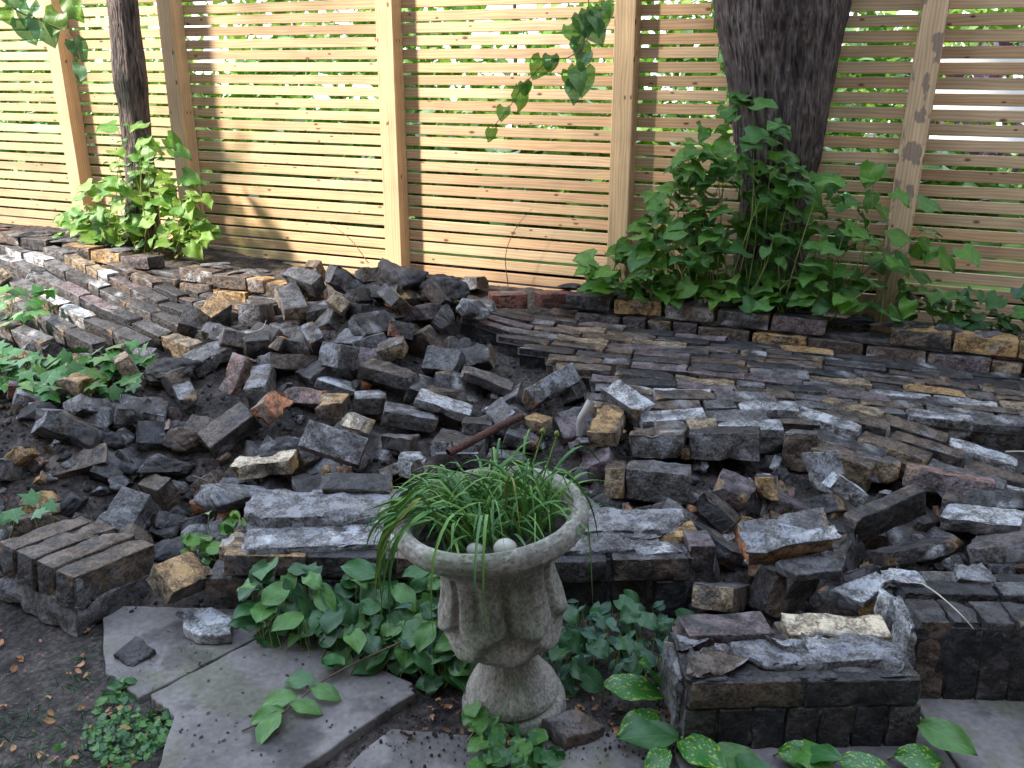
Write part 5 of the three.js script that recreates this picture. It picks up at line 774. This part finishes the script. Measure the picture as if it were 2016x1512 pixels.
clump('periwinkle', 'dark bluish low plants in the shade right of the urn', 150, { seed: 53, x0: 0.09, x1: 0.42, d0: 1.72, d1: 2.0, ground: zero, h0: 0.005, h1: 0.1, kinds: [[LEAF.lance, M.blue, 0.03, 0.05], [LEAF.lance, M.blue, 0.03, 0.045], [LEAF.round, [M.dark[1]], 0.04, 0.06], [LEAF.oval, M.blue, 0.035, 0.05]] });
clump('violet_seedlings', 'small cluster of round leaves growing on the paving in front of the urn', 34, { seed: 55, x0: -0.07, x1: 0.1, d0: 1.46, d1: 1.58, ground: zero, h0: 0.005, h1: 0.035, kinds: [[LEAF.round, [M.dark[0], M.dark[2]], 0.028, 0.045]] });
clump('violet_seedlings', 'few round leaves sprouting at the urn foot', 12, { seed: 56, x0: -0.09, x1: 0.0, d0: 1.56, d1: 1.66, ground: zero, h0: 0.01, h1: 0.05, kinds: [[LEAF.round, [M.dark[0], M.dark[2]], 0.03, 0.045]] });
clump('chickweed', 'low green weeds beside the pale paving stone on dark soil', 170, { seed: 57, x0: -0.99, x1: -0.74, d0: 1.46, d1: 1.66, h0: 0.002, h1: 0.022, in: (x, d, f) => Math.hypot((x + 0.845) / 0.09, (d - 1.58) / 0.09) < 1.1 || f() < 0.06, kinds: [[LEAF.round, [M.dark[0], M.dark[2]], 0.012, 0.02], [LEAF.heart, M.dark, 0.014, 0.022]] });
clump('weed_tuft', 'small green weed at the corner of two paving stones', 14, { seed: 58, x0: -0.97, x1: -0.88, d0: 1.68, d1: 1.76, h0: 0.003, h1: 0.03, kinds: [[LEAF.oval, [M.dark[2], M.dark[0]], 0.03, 0.045]] });
{ // fine grass and moss at the left corner
  const f = mulberry(71), bl = leafGeo('lance', { rows: 3, width: 0.35, bend: 0.5 }), im = new THREE.InstancedMesh(bl, M.dark[0], 900), o = new THREE.Object3D(); im.name = 'grass'; im.userData = { kind: 'stuff', label: 'thin grass and moss on the dark soil in the corner', category: 'grass' };
  for (let i = 0; i < 900; i++) { let x, d; do { x = R(-1.35, -0.74, f); d = R(1.38, 1.95, f); } while (fbm(x * 5, d * 5, 2, 3) < 0.06); aim(o, V3(x, soilH(x, d), -d), V3(R(-1, 1, f), R(0.3, 1.2, f), R(-1, 1, f)), V3(R(-1, 1, f), 0.4, R(-1, 1, f)), R(0.01, 0.03, f)); o.updateMatrix(); im.setMatrixAt(i, o.matrix); } im.castShadow = im.receiveShadow = true; scene.add(im);
}
clump('green_tuft', 'green shoots growing between the propped grey brick and the mortar slab', 22, { seed: 59, x0: -0.95, x1: -0.8, d0: 2.18, d1: 2.36, h0: 0.03, h1: 0.13, kinds: [[LEAF.oval, M.lime, 0.035, 0.06], [LEAF.round, M.lime, 0.03, 0.05]] });
// ivy by the courses
clump('ivy_patch', 'sprawling ivy patch with lobed leaves over the left end of the rubble', 120, { seed: 63, x0: -2.3, x1: -1.42, d0: 3.0, d1: 3.32, ground: (x, d) => hsurf(x, d) - 0.04, h0: 0.01, h1: 0.075, in: (x, d) => d < 3.3 - 0.25 * (x + 1.4) && d > 3.0 - 0.1 * (x + 1.8), kinds: [[LEAF.ivy, M.ivy, 0.07, 0.125], [LEAF.ivy, [M.ivy[0]], 0.07, 0.12]] });
clump('ivy_patch', 'small bright ivy sprig on the sunlit courses', 20, { seed: 64, x0: -2.3, x1: -2.0, d0: 3.55, d1: 3.75, ground: (x, d) => hsurf(x, d) - 0.02, h0: 0.02, h1: 0.11, kinds: [[LEAF.ivy, [M.ivy[2], M.ivy[0]], 0.07, 0.11]] });
clump('ivy_sprig', 'pale ivy leaves hanging beside the four brick block', 7, { seed: 65, x0: -1.52, x1: -1.37, d0: 2.22, d1: 2.36, ground: () => 0.14, h0: 0.0, h1: 0.1, kinds: [[LEAF.ivy, [M.ivy[1]], 0.05, 0.085]] });
// spotted laurel leaves round the front right block
{
  const f = mulberry(81), P = thing('spotted_laurel', 'yellow spotted laurel leaves spread round the front right block', 'plant'); const stems = [];
  const list = [[0.335, 0.03, -1.70, -0.1, 0.75, 0.35, 0.155, 1], [0.21, 0.06, -1.66, 1, 0.05, 0.15, 0.16, 1], [0.36, 0.02, -1.54, -1, 0.12, 0.12, 0.16, 0], [0.33, 0.02, -1.5, -0.6, 0.05, 0.8, 0.1, 1], [0.36, 0.02, -1.53, 0.5, 0.1, 0.7, 0.15, 1], [0.42, 0.015, -1.50, 0.9, 0.05, 0.4, 0.13, 0], [0.47, 0.02, -1.48, 0.6, 0.0, 0.8, 0.12, 0], [0.56, 0.02, -1.49, 1, 0.05, 0.3, 0.13, 1], [0.60, 0.04, -1.46, 0.3, 0.35, 0.4, 0.11, 0], [0.68, 0.02, -1.47, 0.8, 0.05, 0.5, 0.14, 1], [0.8, 0.02, -1.48, 1, 0.02, 0.2, 0.12, 1], [0.875, 0.05, -1.545, 0.5, 0.0, 0.6, 0.14, 0], [0.40, 0.012, -1.46, -0.3, 0.02, 1, 0.12, 1], [0.5, 0.012, -1.45, 0.1, 0.02, 1, 0.12, 0], [0.75, 0.012, -1.44, -0.4, 0.04, 0.9, 0.11, 1], [0.66, 0.012, -1.42, -0.7, 0.03, 0.6, 0.12, 0], [0.33, 0.012, -1.62, -0.7, 0.1, 0.5, 0.13, 1]];
  for (const [x, y, z, dx, dy, dz, s, sp] of list) { const l = putLeaf(P, LEAF.oval, sp ? [M.spotted] : [M.dark[0], M.dark[2]], V3(x, y + 0.012, z), V3(dx, dy + 0.12, dz), V3(R(-0.3, 0.3, f), 1, R(0.1, 0.6, f)), s * 0.82, f); stems.push(tube([[x, 0.0, z - 0.03], [x, y * 0.6 + 0.006, z - 0.012], [x, y + 0.012, z]], 0.0025, 0.002, 5, 4)); }
  const rl = putLeaf(P, LEAF.round, [M.dark[2]], V3(0.60, 0.06, -1.47), V3(0.2, 0.25, 0.6), V3(0, 1, 0.7), 0.075, f); rl.name = 'leaf'; stems.push(tube([[0.6, 0, -1.47], [0.6, 0.06, -1.47]], 0.002, 0.002, 5, 3)); part('stems', mergeGeometries(stems), M.stem, P, 'stuff');
}
// dry roots on the bricks and twigs against the fence
{
  const f = mulberry(99), RM = new THREE.MeshStandardMaterial({ name: 'dry root', color: col(0.5, 0.45, 0.36), roughness: 0.8 });
  const root = (pts, r, label) => single('dry_root', tube(pts, r, r * 0.6, 5, 18), RM, label, 'root');
  root([[1.0, 0.226, -1.85], [1.01, 0.232, -1.79], [1.03, 0.222, -1.715], [1.05, 0.2, -1.694]], 0.0022, 'pale dry root lying on the soldier brick block');
  root([[1.5, 0.345, -2.42], [1.56, 0.352, -2.4], [1.62, 0.34, -2.36], [1.7, 0.335, -2.34]], 0.0025, 'pale dry root on the right hand courses');
  root([[-1.09, 0.49, -3.35], [-1.04, 0.5, -3.33], [-1.0, 0.515, -3.34], [-0.99, 0.54, -3.36]], 0.002, 'pale root curled on the bulky sooty brick');
  const tw = (pts, label) => single('bare_twig', tube(pts, 0.003, 0.001, 5, 16), M.twig, label, 'twig');
  tw([[-0.02, 0.5, -4.3], [-0.03, 0.68, -4.28], [0.03, 0.82, -4.26], [0.1, 0.9, -4.25]], 'thin bare twig standing against the middle fence panel');
  tw([[-0.75, 0.6, -4.45], [-0.85, 0.72, -4.5], [-1.0, 0.82, -4.55]], 'thin bare twig left of the biggest sooty lump');
  tw([[1.35, 0.55, -3.5], [1.45, 0.72, -3.48], [1.58, 0.82, -3.47], [1.66, 0.9, -3.45]], 'thin bare twig in front of the stained post');
  tw([[-1.03, 0.21, -2.55], [-0.97, 0.215, -2.5], [-0.9, 0.2, -2.47]], 'thin dark twig beside the smooth grey mortar lump');
}
shade(scene);
renderer.render(scene, camera);
